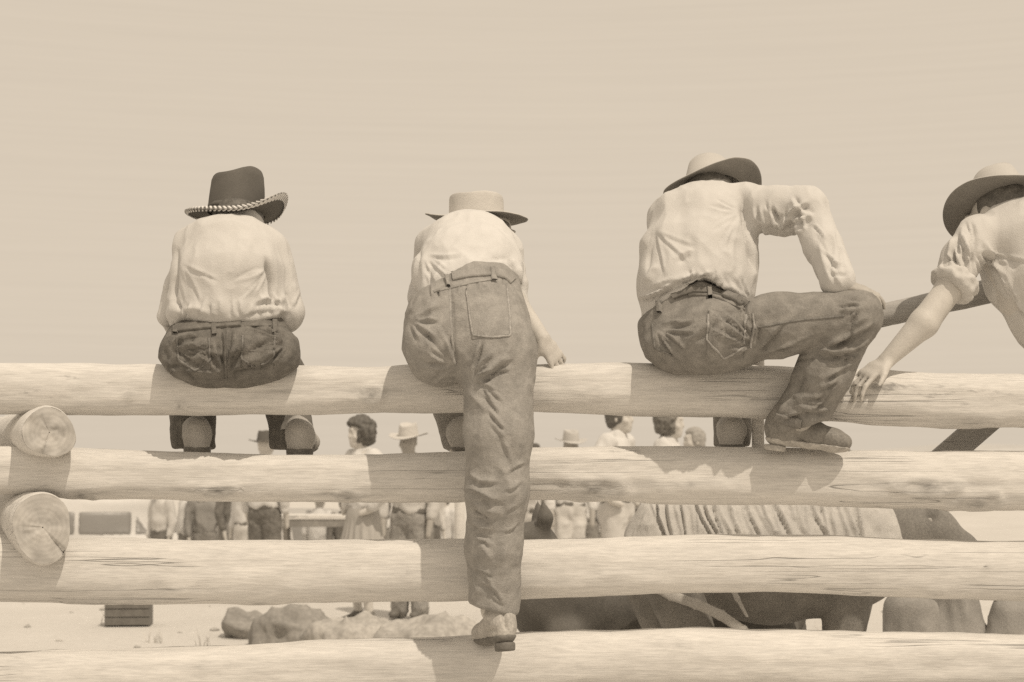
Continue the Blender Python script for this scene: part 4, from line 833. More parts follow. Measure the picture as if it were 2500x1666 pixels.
    ribbon('seam', [(1850, 800), (1950, 782), (2060, 772)], 5, tr, M_SEAM_D, tr, .002, cross=2)
    ribbon('cuff', [(1895, 1018), (1930, 1030), (1975, 1038), (2000, 1030)], 20, tr, M_DENIM_M, tr, .006)
    hem = lambda P: (p(0, 690, -.05)[2] - np.clip(p(1690, 0)[0] - P[:, 0], 0, 1) * .72 - np.clip(P[:, 0] - p(1720, 0)[0], 0, 1) * .55) - P[:, 2] + u(3) * np.sin(P[:, 0] * 55)
    S = [tube([p(1700, 770, -.03), p(1702, 690, -.025), p(1708, 620, .0), p(1720, 550, .05), p(1732, 515, .10), p(1742, 500, .15)], [(u(132), .125), (u(136), .135), (u(138), .13), (u(128), .12), (u(100), .085), (u(48), .05)], k=.03),
         cone(p(1640, 545, .1), p(1825, 505, .05), u(50), u(50), .05), ell(p(1600, 700, -.01), (u(36), .1, u(60)), .03), clip(hem, .004),
         chain([p(1822, 508, .045), p(1900, 512, -.03), p(1970, 510, -.10)], [u(54), u(53), u(49)], .02), ell(p(1900, 538, -.03), (u(72), .05, u(30)), .03), chain([p(1972, 512, -.10), p(2010, 600, -.165), p(2036, 662, -.22)], [u(46), u(42), u(36)], .02),
         cone(p(2036, 662, -.22), p(2046, 684, -.235), u(34), u(38), .012),
         chain([p(1628, 530, .12), p(1640, 660, .3), p(1735, 738, .4)], [u(48), u(42), u(32)], .02)]
    F = fan(1815, 520, 110, 190, 6, 40, 110, 4.5, 2.4, 41) + rows(1590, 720, 1690, 680, 7, 90, -22, 4.2, 5, 42) + rows(1690, 675, 1825, 705, 8, 50, 70, 4.2, 3, 43) + rows(1845, 535, 1960, 535, 7, 70, 65, 4.5, 5.5, 44) + fan(1985, 535, 150, 235, 4, 30, 80, 4.5, 4.5, 45) + rows(2000, 570, 2045, 670, 5, 70, 50, 4.2, 3.2, 46) + fan(1600, 560, 20, 100, 4, 40, 110, 4.5, 2.2, 47) + [([(1812, 480), (1822, 530), (1834, 600), (1842, 660)], 8, -15), ([(1830, 540), (1870, 560), (1920, 566)], 8, -5), ([(1895, 540), (1908, 555), (1920, 545), (1938, 515), (1965, 495)], 6, 11), ([(1885, 510), (1900, 545)], 6, -10), ([(1850, 540), (1862, 560), (1880, 575)], 6, 8), ([(1925, 560), (1940, 572), (1960, 560)], 6, 8), ([(1930, 545), (1945, 520), (1975, 500)], 5, -7), ([(1975, 530), (1962, 555)], 8, -6), ([(1865, 505), (1885, 530), (1895, 560)], 7, 5), ([(1955, 540), (1985, 525)], 6, 5),
         ([(2042, 560), (2052, 600), (2060, 660)], 5, -5), ([(2035, 560), (2030, 620), (2028, 670)], 5, -4), ([(2030, 640), (2055, 645)], 5, 4), ([(2025, 670), (2060, 672), (2070, 668)], 5, -4), ([(2000, 590), (2012, 640), (2030, 690)], 7, 4),
         ([(1590, 700), (1630, 685), (1690, 672)], 7, 5), ([(1585, 715), (1630, 700), (1690, 684)], 6, -5), ([(1575, 690), (1590, 660), (1610, 650)], 7, 4), ([(1600, 730), (1640, 712), (1680, 702)], 6, 4), ([(1650, 630), (1680, 615), (1695, 612)], 8, 4), ([(1655, 640), (1685, 625)], 6, -3), ([(1830, 560), (1845, 620), (1840, 690)], 8, 5), ([(1600, 560), (1585, 620), (1580, 670)], 7, -4), ([(1740, 690), (1790, 705), (1825, 730)], 8, 4), ([(1680, 560), (1740, 620), (1800, 660)], 20, 3), ([(1770, 600), (1810, 690)], 10, 3)]
    build('shirt', S, .005, M_SHIRT, root, folds=F, noise=[(10, .006, (1.1, .8, .7), 17), (30, .0024, (1, 1, .6), 8)])
    # near boot on the second log (side view) and the far boot
    shoe(root, p(1866, 1076, -.10), p(2078, 1104, -.115), (-.12, 0, 1), M_BOOT, shaft=p(1925, 1012, -.135), w=.92, sr=(.046, .050), sole_mt=M_BOOT_T, heel_h=.018,
         folds=[([(2010, 1062), (2005, 1085)], 4, -3), ([(1940, 1060), (1960, 1080), (1945, 1100)], 5, -3), ([(1900, 1050), (1920, 1075)], 7, 3)], noise=[(20, .0015, (1, 1, 1), 3)])
    shoe(root, p(1784, 1094, .06), p(1792, 1090, .31), (0, .05, 1), M_LEATHER_P, shaft=p(1784, 1035, .21), w=1.1, hu=.08, hc=.0, noise=[(24, .003, (1, 1, 1), 3)], sr=(.034, .036))
    cu = lambda th: .030 * np.cos(th) ** 2 - .024 * (np.sin(th) < 0) * np.sin(th) ** 2 - .02 * (np.sin(th) > 0) * np.sin(th) ** 2
    rx, ry = u(72), .102
    hat, xf, _ = make_hat(root, p(1741, 466, .235), (.55, .83, 0), (-.10, .42, .9), rx, ry, u(88), u(52), cu, M_FELT_L, taper=.36, crease=.075, roundness=.4, dent=.024, seed=8, under=M_UNDER_SHADE)
    band(hat, xf, rx, ry, .003, .02, mat('hat_band_grey', .3, 1, .8, .1, 10, 200, .2, .2))
fig_sideways()

# ------------------------------------------------------------------ person at the right edge leaning on one arm
def fig_leaning():
    root = tag(empty('person', p(2660, 905, 0)), 'person at the right edge leaning on one straight bare arm, sleeve rolled up', 'person', 'spectators sitting on the fence')
    hc = p(2438, 536, .09); fw = (-.62, .75, -.2); up = (-.05, .32, .95)
    wr = p(2165, 880, -.075)
    B = [head_prims(hc, fw, up), cone(p(2465, 575, .02), p(2440, 550, .07), u(46), u(44), .03),
         tube([p(2645, 850, -.02), p(2530, 700, -.0), p(2475, 600, .02)], [(u(95), .09), (u(100), .09), (u(90), .07)], xd=(1, 0, .3)),
         chain([p(2380, 590, -.01), p(2318, 705, -.045), p(2255, 790, -.07), p(2165, 880, -.078)], [u(38), u(33), u(35), u(20)]), chain([p(2590, 590, .03), p(2690, 720, .1), p(2680, 840, .3)], [u(36), u(30), u(22)]),
         hand_prims(wr, (-.60, -.16, -.42), (-.25, -.45, .85), -1, sc=.95, bend=[(.15, .45, .35), (.2, .5, .4), (.25, .5, .4), (.3, .5, .4)], spread=.16, thumb=(.8, .1)), hand_prims(p(2680, 842, .3), (-.4, .8, -.3), (0, .2, 1), -1),
         chain([p(2620, 880, .03), p(2612, 905, .4), p(2620, 1080, .2)], [u(62), u(46), u(32)]), chain([p(2720, 880, .03), p(2750, 905, .4), p(2760, 1080, .2)], [u(62), u(46), u(32)])]
    build('body', B, .006, M_SKIN, root); eyes(root, hc, fw, up)
    build('hair', hair_prims(hc, fw, up, 1, low=-.06, front=.03, puff=.004, top=.08), .006, M_HAIR_D, root, noise=[(60, .002, (1, 1, .3), 2)])
    T = [ell(p(2665, 870, -.02), (u(130), .15, u(72)), .04), tube([p(2665, 860, -.02), p(2650, 790, -.02)], [(u(125), .13), (u(120), .115)], k=.05),
         chain([p(2620, 885, .05), p(2612, 905, .4), p(2620, 1085, .2)], [u(76), u(60), u(48)], .03), chain([p(2720, 885, .05), p(2752, 905, .4), p(2760, 1085, .2)], [u(76), u(60), u(48)], .03),
         clip(lambda P: P[:, 2] - p(0, 800, -.1)[2], .006), clip(lambda P: np.where(P[:, 1] > .12, p(0, 1090, .2)[2] - P[:, 2], -1.), .004)]
    build('trousers', T, .007, M_DENIM_M, root, noise=[(13, .0035, (.8, .8, 1), 24)])
    S = [tube([p(2640, 830, -.02), p(2580, 745, -.01), p(2525, 665, -.0), p(2488, 590, .01), p(2478, 555, .03), p(2460, 540, .05)], [(u(118), .125), (u(116), .13), (u(118), .125), (u(112), .105), (u(85), .08), (u(52), .055)], xd=(.75, -.62, .2), k=.03),
         cone(p(2395, 580, .0), p(2560, 558, .03), u(46), u(46), .05), clip(lambda P: p(0, 850, 0)[2] - P[:, 2], .004),
         chain([p(2392, 578, -.005), p(2355, 630, -.03), p(2332, 672, -.04)], [u(52), u(50), u(42)], .015), chain([p(2585, 590, .03), p(2690, 720, .1), p(2680, 820, .26)], [u(46), u(42), u(32)], .02)]
    F = rows(2325, 650, 2372, 590, 7, 80, 78, 3.8, 7, 51) + fan(2385, 610, 10, 70, 4, 60, 160, 4.5, 2.5, 52) + rows(2420, 620, 2500, 760, 8, 90, 55, 4.5, 4, 53) + [([(2372, 550), (2382, 600), (2372, 660)], 6, -9), ([(2350, 560), (2345, 610), (2352, 680)], 5, 6), ([(2340, 580), (2330, 640), (2342, 690)], 5, -6), ([(2325, 580), (2315, 640)], 5, 5), ([(2365, 570), (2362, 630), (2365, 690)], 5, 5), ([(2400, 590), (2430, 660), (2470, 720)], 12, 7), ([(2385, 600), (2410, 680), (2450, 760)], 16, -7), ([(2440, 600), (2480, 660)], 12, -5), ([(2400, 760), (2450, 800)], 14, 3)]
    sh = build('shirt', S, .005, M_SHIRT3, root, folds=F, noise=[(10, .006, (1.2, .8, .6), 27), (30, .0022, (1, 1, .6), 8)])
    a = p(2352, 664, -.03); b = p(2312, 712, -.048); ax = nrm_(b - a); e1 = nrm_(np.cross(ax, [0, 1, 0])); e2 = np.cross(ax, e1); c_ = (a + b) / 2 + ax * .012
    ring = [cone(c_ + (e1 * math.cos(t) + e2 * math.sin(t)) * u(40), c_ + (e1 * math.cos(t + .4) + e2 * math.sin(t + .4)) * u(45), u(14), u(14), .008) for t in np.arange(0, 6.28, .4)]
    ring += [cone(c_ - ax * .022 + (e1 * math.cos(t) + e2 * math.sin(t)) * u(41), c_ - ax * .022 + (e1 * math.cos(t + .4) + e2 * math.sin(t + .4)) * u(46), u(12), u(12), .006) for t in np.arange(0, 6.28, .4)]
    build('rolled_cuff', ring, .005, M_SHIRT3, sh, noise=[(34, .005, (1, 1, 1), 5)])
    cu = lambda th: .030 * np.cos(th) ** 2 - .03 * (np.sin(th) < 0) * np.sin(th) ** 2 - .02 * (np.sin(th) > 0) * np.sin(th) ** 2
    rx, ry = u(72), .102
    hat, xf, _ = make_hat(root, p(2442, 498, .13), (-.4, .92, 0), (-.16, .42, .9), rx, ry, u(88), u(66), cu, M_FELT_L, taper=.28, crease=.06, roundness=.45, dent=.02, seed=9, under=M_UNDER_SHADE)
    band(hat, xf, rx, ry, .003, .02, MATS['hat_band_grey'])
    for (hx_, tx_) in (((2622, 1102), (2618, 1098)), ((2762, 1104), (2770, 1100))): shoe(root, p(*hx_, .085), p(*tx_, .335), (0, .05, 1), M_LEATHER_P, shaft=p(hx_[0] - 4, 1050, .18), w=1.2, vox=.006)
fig_leaning()

# ------------------------------------------------------------------ beyond the fence
# spectators standing and sitting behind, seen between the logs
GRP = 'spectators behind the fence'
bg_person(645, 16.0, 1.62, 2.8, 'standing person in dark hat seen between the boots of the dark-hatted sitter', M_SHIRT2, M_DENIM_D, hat=M_FELT_D, group=GRP)
bg_person(886, 13.2, 1.70, -1.0, 'bareheaded person with dark curly hair between the top two logs', M_SHIRT2, mat('skirt_grey', .42, 1, .95, .08, 9, 200, .3, .1), hair=M_HAIR_D, group=GRP, curly=True, arms='hips', skirt=1)
bg_person(1000, 14.0, 1.66, -.35, 'person in pale hat with shaded face just left of the standing denim leg', M_SHIRT3, M_DENIM_L, hat=M_STRAW, group=GRP, skin=M_SKIN_D)
bg_person(1298, 18.0, 1.62, 2.6, 'person in dark hat half hidden behind the right of the denim leg', M_SHIRT3, M_TROUSER_P, hat=M_FELT_D, group=GRP)
bg_person(1392, 17.0, 1.70, .25, 'person in pale hat low between the top logs, right of the denim leg', M_SHIRT2, M_TROUSER_P, hat=M_FELT_L, group=GRP, skin=M_SKIN_D)
bg_person(1506, 13.0, 1.83, 1.1, 'tall dark-haired person in white shirt with hands on hips', M_SHIRT2, M_TROUSER_P, hair=M_HAIR_D, group=GRP, arms='hips')
bg_person(1630, 13.4, 1.79, 1.25, 'curly-haired person in white left of the far boot of the sideways sitter', M_SHIRT2, MATS['skirt_grey'], hair=M_HAIR_B, group=GRP, curly=True, arms='fold', skirt=1)
bg_person(1700, 14.6, 1.66, -1.2, 'smaller fair person in white beside the curly-haired one', M_SHIRT2, M_TROUSER_P, hair=mat('hair_fair', .35, 1.2, .6, .2, 30, 160, .6, .4), group=GRP, arms='fold')
bg_person(1535, 13.6, 1.08, .7, 'seated person in wide pale hat between the second and third logs', M_SHIRT, M_DENIM_M, hat=M_STRAW, pose='sit', group=GRP, skin=M_SKIN_D)
bg_person(1645, 15.5, .98, 2.9, 'seated person with rounded white cap left of the blanketed horse', M_SHIRT2, M_DENIM_M, hair=mat('white_cap_cloth', .68, .5, .95, .05, 9, 200, .2, .1), pose='sit', group=GRP)
bg_person(1428, 19.0, 1.55, 2.6, 'person with dark hair and white shirt back right of the dark pony ear', M_SHIRT2, M_DENIM_M, hair=M_HAIR_D, group=GRP, lean=.1)
bg_person(560, 21.0, 1.66, 1.2, 'far person in dark jacket left of the white shirted one', M_DENIM_D, M_DENIM_M, hair=M_HAIR_D, group=GRP, vox=.025)
bg_person(598, 20.0, 1.58, -.8, 'far person in white shirt beside the parked pale car', M_SHIRT2, M_TROUSER_P, hair=M_HAIR_D, group=GRP, vox=.025)
bg_person(648, 21.5, 1.6, .4, 'far person in grey shirt with folded arms right of the white shirted one', mat('shirt_grey', .3, 1, .95, .08, 9, 400, .3, .1), M_DENIM_D, hair=M_HAIR_D, group=GRP, vox=.025, arms='fold')
bg_person(500, 22.5, 1.7, .3, 'far person in grey standing at the rear of the left car', MATS['shirt_grey'], M_DENIM_M, hat=M_FELT_L, group=GRP, vox=.025)
bg_person(872, 20.5, 1.62, 2.0, 'far person in pale shirt and dark hair right of the second car', M_SHIRT, M_DENIM_D, hair=M_HAIR_D, group=GRP, vox=.025)
bg_person(925, 21.0, 1.62, .6, 'far person with dark hair in white left of the thin pale post', M_SHIRT2, M_DENIM_M, hair=M_HAIR_D, group=GRP, vox=.025)
bg_person(985, 22.0, 1.56, -.5, 'far person in white with pale hat near the thin pale post', M_SHIRT2, M_TROUSER_P, hat=M_STRAW, group=GRP, vox=.025)
bg_person(1050, 20.0, 1.52, .9, 'far bareheaded person in cream shirt next to the thin pale post', M_SHIRT3, M_DENIM_M, hair=M_HAIR_B, group=GRP, vox=.025)

for (px_, d_, h_, fc_, sh_, tr_, ha_, ht_, lb_) in (
    (455, 23.0, 1.72, 2.0, M_SHIRT2, M_DENIM_M, None, M_FELT_D, 'far person in white shirt and dark hat at the rear of the cream car'),
    (530, 24.0, 1.66, -1.0, M_SHIRT3, M_DENIM_M, None, M_FELT_L, 'far person in cream shirt and pale hat behind the dark jacket'),
    (690, 23.0, 1.62, 1.4, M_SHIRT, M_DENIM_D, M_HAIR_B, None, 'far brown-haired person just left of the folding table'),
    (840, 24.0, 1.60, .2, M_DENIM_D, M_DENIM_M, M_HAIR_D, None, 'far person in dark shirt at the right end of the folding table'),
    (955, 25.0, 1.66, 2.4, M_SHIRT2, M_DENIM_D, None, M_FELT_D, 'far person in dark hat between two white shirted people'),
    (1085, 23.5, 1.62, -.6, M_SHIRT2, M_DENIM_D, M_HAIR_D, None, 'far dark-haired person in white directly left of the thin pale post'),
    (1370, 23.0, 1.66, .8, M_SHIRT2, M_TROUSER_P, M_HAIR_D, None, 'far person in white right of the dark pony ear'),
    (395, 22.0, 1.64, -.7, M_SHIRT3, M_DENIM_D, M_HAIR_D, None, 'far dark-haired person standing in front of the cream car'),
    (778, 24.5, 1.70, 2.7, M_SHIRT2, M_DENIM_M, None, M_FELT_D, 'far person in dark hat behind the middle of the folding table'),
    (1018, 26.0, 1.70, .5, MATS['shirt_grey'], M_DENIM_D, None, M_FELT_L, 'far person in grey shirt and pale hat at the back of the crowd'),
    (1418, 25.0, 1.72, -2.2, M_DENIM_M, M_DENIM_D, None, M_FELT_D, 'far person in dark clothes and dark hat behind the white shirt backs'),
    (1470, 22.0, 1.60, -.9, M_SHIRT2, M_DENIM_M, None, M_STRAW, 'far person in straw hat left of the seated wide hat')):
    bg_person(px_, d_, h_, fc_, lb_, sh_, tr_, hair=ha_, hat=ht_, group=GRP, vox=.027)

# pale horse under a creased blanket, close behind the right half of the fence, head low to the right
def blanket_horse():
    y0 = 1.12; q = lambda px, py, dy=0: p(px, py, y0 + dy)
    x0 = q(1880, 0)[0]; z0 = float(gz(np.array([x0]), np.array([y0]))[0]); M_COAT = mat('horse_coat_dun', .24, 1.3, .7, .22, 7, 140, .4, .25)
    root = tag(empty('horse', (x0, y0, z0)), 'dark dun horse standing under a creased blanket with its head lowered to the right', 'horse')
    L = [tube([q(1640, 1362), q(1730, 1354), q(1880, 1362), q(2030, 1350), q(2100, 1350)], [(.19, .20), (.22, .235), (.235, .245), (.22, .24), (.17, .2)], xd=(0, 1, 0), k=.05),
         chain([q(2080, 1335), q(2180, 1300), q(2265, 1300)], [.185, .135, .11], .05), ell(q(2270, 1305), (.10, .085, .10), .03),
         chain([q(2270, 1308), q(2335, 1350), q(2392, 1390)], [.098, .08, .056], .03), ell(q(2400, 1396), (.058, .054, .056), .03), ell(q(2300, 1352), (.085, .062, .085), .03)]
    for dy, dx in ((-.055, 0), (.055, 12)):
        L += [cone(q(2262 + dx, 1272, dy), q(2272 + dx, 1252, dy * 1.3), .028, .034, .012), cone(q(2272 + dx, 1252, dy * 1.3), q(2290 + dx, 1222, dy * 1.5), .034, .007, .01)]
    for dy in (-.082, .082): L += [ell(q(2318, 1340, dy), (.022, .012, .016), .008), ell(q(2312, 1330, dy * 1.0), (.03, .012, .01), .01)]
    for (hx_, dy, hind) in ((2050, -.13, 0), (2095, .12, 0), (1640, -.13, 1), (1600, .12, 1)):
        X = q(hx_, 0)[0]; Y = y0 + dy
        if hind: L += [chain([(X, Y, z0 + .86), (X + .08, Y, z0 + .60), (X - .09, Y, z0 + .36), (X - .06, Y, z0 + .09)], [.12, .08, .048, .036], .03)]
        else: L += [chain([(X, Y, z0 + .86), (X - .03, Y, z0 + .56), (X, Y, z0 + .33), (X - .005, Y, z0 + .09)], [.095, .066, .046, .034], .03)]
        L += [cone((X - (.06 if hind else .005), Y, z0 + .08), (X - (.03 if hind else -.02), Y, z0 + .025), .038, .052, .01)]
    build('body', L, .011, M_COAT, root, noise=[(10, -.006, (1, 1, 1), 4)])
    mn = []
    for i in range(18):
        t = i / 17; a = q(2110 + 150 * t, 1262 - 8 * math.sin(t * 3), 0) + np.array([0, 0, .015]); mn.append(cone(a, a + np.array([.015 * math.sin(i * 3.1), -.10, -.085 - .03 * math.sin(i * 1.7)]), .026, .010, .01))
    build('mane', mn, .007, M_HAIR_B, root, noise=[(60, .005, (1, 1, .3), 3)])
    hl = tube([q(2350, 1360, -.09), q(2352, 1400, -.085), q(2340, 1428, -.06)], [(.012, .006)] * 3, xd=(1, 0, 0), k=.01) + tube([q(2268, 1268, -.105), q(2300, 1340, -.095), q(2345, 1395, -.085)], [(.012, .006)] * 3, xd=(1, 0, .5), k=.01)
    build('halter', hl, .005, M_LEATHER_P, root)
    sp = [q(1585, 1425, -.235), q(1640, 1455, -.255), q(1700, 1475, -.262), q(1760, 1502, -.255), q(1815, 1540, -.235), q(1850, 1575, -.19)]
    build('strap', tube(sp, [(.020, .006)] * 6, xd=(.35, 0, 1), k=.01), .004, M_LEATHER_P, root)
    build('strap', tube([q(1785, 1430, -.262), q(1800, 1462, -.264), q(1824, 1505, -.258)], [(.014, .006), (.010, .006), (.006, .005)], xd=(1, 0, .3), k=.01), .004, M_LEATHER_P, root)
    S = [tube([q(1660, 1350), q(1740, 1345), q(1880, 1352), q(2030, 1342), q(2098, 1346)], [(.215, .24), (.24, .262), (.255, .268), (.24, .262), (.20, .235)], xd=(0, 1, 0), k=.04), clip(lambda P: z0 + .86 + .02 * np.sin(P[:, 0] * 14) - P[:, 2], .008)]
    rg = np.random.default_rng(5); F = []
    for x_ in np.arange(1600, 2110, 17):
        xx = x_ + rg.uniform(-7, 7); sl_ = rg.uniform(5, 50); F += pair([(xx - sl_ * .4, 1218), (xx + rg.uniform(-4, 4), 1262), (xx + sl_ * .5, 1300), (xx + sl_ * .7, 1335)], rg.uniform(3.5, 5.5), rg.uniform(2, 8))
    bl = tag(build('horse_blanket', S, .007, mat('blanket_canvas', .55, .8, .95, .1, 12, 220, .5, .1, crease=.2, cscale=10), None, folds=F, noise=[(14, .006, (1, 1, .5), 43), (32, .003, (1, 1, .6), 44)]), 'pale creased canvas blanket draped over the dun horse', 'blanket')
blanket_horse()

# dark pony standing close behind the fence, head turned left behind the denim leg
def pony():
    y0 = 1.75; q = lambda px, py, dy=0: p(px, py, y0 + dy)
    x0 = q(1620, 0)[0]; z0 = float(gz(np.array([x0]), np.array([y0]))[0])
    root = tag(empty('pony', (x0, y0, z0)), 'small dark pony standing behind the fence with one ear showing above the third log', 'pony')
    L = [tube([q(1340, 1470), q(1480, 1482), q(1650, 1488), q(1800, 1475), q(1880, 1480)], [(.16, .19), (.19, .215), (.205, .225), (.2, .22), (.16, .18)], xd=(0, 1, 0), k=.05),
         chain([q(1370, 1440), q(1335, 1380), q(1312, 1330)], [.16, .11, .075], .04), ell(q(1305, 1318), (.07, .07, .075), .03),
         chain([q(1305, 1316), q(1250, 1320), q(1165, 1345)], [.072, .07, .048], .03), ell(q(1150, 1352), (.055, .048, .052), .03), ell(q(1285, 1330), (.085, .055, .07), .03)]
    for dy, dx in ((-.045, 6), (.05, -8)):
        L += [cone(q(1320 + dx, 1300, dy), q(1325 + dx, 1264, dy * 1.3), .030, .036, .012), cone(q(1325 + dx, 1264, dy * 1.3), q(1319 + dx, 1220, dy * 1.5), .036, .006, .01)]
    for (hx_, dy, hind) in ((1385, -.12, 0), (1400, .12, 0), (1860, -.12, 1), (1830, .12, 1)):
        X = q(hx_, 0)[0]; Y = y0 + dy
        if hind: L += [chain([(X, Y, z0 + .62), (X - .10, Y, z0 + .50), (X + .08, Y, z0 + .30), (X + .06, Y, z0 + .08)], [.13, .085, .042, .032], .03)]
        else: L += [chain([(X, Y, z0 + .60), (X + .03, Y, z0 + .45), (X, Y, z0 + .27), (X + .005, Y, z0 + .08)], [.10, .06, .038, .03], .03)]
        L += [cone((X + (.06 if hind else .005), Y, z0 + .07), (X + (.04 if hind else -.02), Y, z0 + .022), .034, .045, .01)]
    build('body', L, .012, M_HORSE, root, noise=[(12, -.004, (1, 1, 1), 4)])
    mn = []
    for i in range(16):
        t = i / 15; a = q(1322 + 60 * t, 1290 + 90 * t, 0); mn.append(cone(a, a + np.array([.02, -.06 + .02 * math.sin(i * 2.1), -.10]), .028, .012, .01))
    build('mane', mn, .008, M_HAIR_D, root, noise=[(50, .004, (1, 1, .3), 3)])
    tl = chain([q(1905, 1390), q(1930, 1430), q(1935, 1560), q(1930, 1660)], [.03, .05, .055, .015], .03); build('tail', tl, .009, M_HAIR_D, root, noise=[(50, .006, (1, 1, .2), 3)])
pony()

# parked cars
def old_car(px, depth, heading, paint, label):
    y = depth - CAM_D; x = (px - 1250) * sc_at(y); z0 = float(gz(np.array([x]), np.array([y]))[0])
    root = tag(empty('parked_car', (x, y, z0)), label, 'car', 'cars parked beyond the crowd'); root.rotation_euler = (0, 0, heading)
    def part(name, prims, vox, m, parent=root, **k):
        V, F = sdf_arrays(prims, vox, k.get('inflate', 0)); V = relax(V, F, 2); return link(name, np_mesh(name, V, F), m, parent)
    cabin = [tube([(-.55, 0, .95), (-.5, 0, 1.25), (-.35, 0, 1.52)], [(1.15, .80), (1.10, .74), (.80, .62)], xd=(1, 0, 0), k=.15), tube([(-.2, 0, 1.0), (-.2, 0, 1.5)], [(1.1, .8), (.95, .63)], xd=(1, 0, 0), k=.15),
             clip(lambda P: P[:, 2] - 1.74, .1)]
    hood = [tube([(.6, 0, .85), (1.45, 0, .80), (2.0, 0, .74)], [(.62, .42), (.46, .40), (.30, .34)], xd=(0, 1, 0), k=.15)]
    body = cabin + hood + [tube([(-1.9, 0, .78), (-1.2, 0, .86), (.6, 0, .80)], [(.45, .26), (.78, .40), (.80, .40)], xd=(0, 1, 0), k=.2)]
    fend = [tube([(fx - .5, s * .78, .42), (fx - .15, s * .8, .72), (fx + .2, s * .8, .70), (fx + .5, s * .78, .42)], [(.17, .15), (.2, .18), (.2, .18), (.17, .14)], xd=(0, 1, 0), k=.08) for fx in (-1.35, 1.35) for s in (-1, 1)]
    wheels = [cone((fx, s * .60, .36), (fx, s * 1.05, .36), .39, .39, .02, 'sub') for fx in (-1.35, 1.35) for s in (-1, 1)]
    bd = part('body', body + fend + [cone((-.9, s * .82, .36), (.9, s * .82, .36), .06, .06, .05) for s in (-1, 1)] + wheels, .04, paint)
    for s in (-1, 1):
        for (xa, xb) in ((-1.25, -.55), (-.48, .28), (.34, .62)):
            W = body + [clip(lambda P, xa=xa, xb=xb, s=s: np.max([np.abs(P[:, 0] - (xa + xb) / 2) - (xb - xa) / 2, np.abs(P[:, 2] - 1.33) - .17, .55 - s * P[:, 1]], axis=0), .03)]
            part('window', W, .03, M_GLASS, inflate=.015)
        hl = part('headlight', [cone((1.62, s * .56, .86), (1.86, s * .56, .86), .07, .12, .02)], .025, M_METAL)
    part('window', body + [clip(lambda P: np.max([.55 - P[:, 0], np.abs(P[:, 2] - 1.34) - .15, np.abs(P[:, 1]) - .5], axis=0), .03)], .03, M_GLASS, inflate=.02)
    part('window', body + [clip(lambda P: np.max([P[:, 0] + 1.25, np.abs(P[:, 2] - 1.34) - .12, np.abs(P[:, 1]) - .4], axis=0), .03)], .03, M_GLASS, inflate=.02)
    for zz, xx in ((.52, 2.18), (.52, -2.2)): part('bumper', chain([(xx - .12 * np.sign(xx), -.8, zz), (xx, -.4, zz), (xx, .4, zz), (xx - .12 * np.sign(xx), .8, zz)], [.05, .06, .06, .05], .03), .025, M_METAL)
    import bmesh
    for fx in (-1.35, 1.35):
        for s in (-1, 1):
            th = np.linspace(0, 2 * np.pi, 28, endpoint=False); prof = [(.20, -.06), (.30, -.075), (.355, -.05), (.365, 0), (.355, .05), (.30, .075), (.20, .06)]
            P = np.array([[(fx + r * math.cos(t), s * .80 + yy, .365 + r * math.sin(t)) for t in th] for r, yy in prof]); wl = link('wheel', grid_mesh('wheel', P, closed_v=True), M_RUBBER, root)
            prof = [(.01, -.05), (.12, -.055), (.18, -.03), (.205, -.05), (.205, .05), (.18, .03), (.01, .05)]
            P = np.array([[(fx + r * math.cos(t), s * .80 + yy, .365 + r * math.sin(t)) for t in th] for r, yy in prof]); link('rim', grid_mesh('rim', P, closed_v=True), paint, wl)
    return root
old_car(285, 25.0, math.radians(8), M_CARP, 'cream rounded saloon car parked at the far left behind the fence')
old_car(745, 29.0, math.radians(-12), M_CARG, 'grey saloon car parked beyond the crowd, right of the cream one')

# folding table and thin post in the crowd
y = 14.5; x = (1122 - 1250) * sc_at(y); z0 = float(gz(np.array([x]), np.array([y]))[0])
pst = tag(empty('fence_post', (x, y, z0)), 'thin pale upright post among the far crowd left of the denim leg', 'post')
pole('shaft', [0, 0, -.2], [0, 0, 1.75], .07, .06, M_LOG[1], pst, 11)
link('cap', grid_mesh('cap', np.array([[(r * math.cos(t), r * math.sin(t), z_) for t in np.linspace(0, 6.283, 16, endpoint=False)] for r, z_ in ((.0, 1.74), (.075, 1.74), (.075, 1.77), (.0, 1.79))]), closed_v=True), M_POST, pst)
def table(px, depth, wd, label):
    y = depth - CAM_D; x = (px - 1250) * sc_at(y); z0 = float(gz(np.array([x]), np.array([y]))[0])
    t = tag(empty('folding_table', (x, y, z0)), label, 'table')
    for i in range(4): bm_obj('plank', [((0, -.27 + i * .18, .97), (wd, .172, .05), None)], M_LOG[i % 4], t, .006)
    for s in (-1, 1):
        for q in (-1, 1): bm_obj('leg', [((s * (wd / 2 - .25), q * .02 * 0 + q * .03, .47), (.05, .05, 1.08), [nrm_((1, 0, .0)), nrm_((0, 1, q * .5)), nrm_((0, -q * .5, 1))])], M_PLANK, t, .004)
    bm_obj('apron', [((0, -.33, .90), (wd - .1, .03, .09), None)], M_PLANK, t, .004)
table(770, 19.5, 1.2, 'plank folding table with crossed legs standing in the crowd')

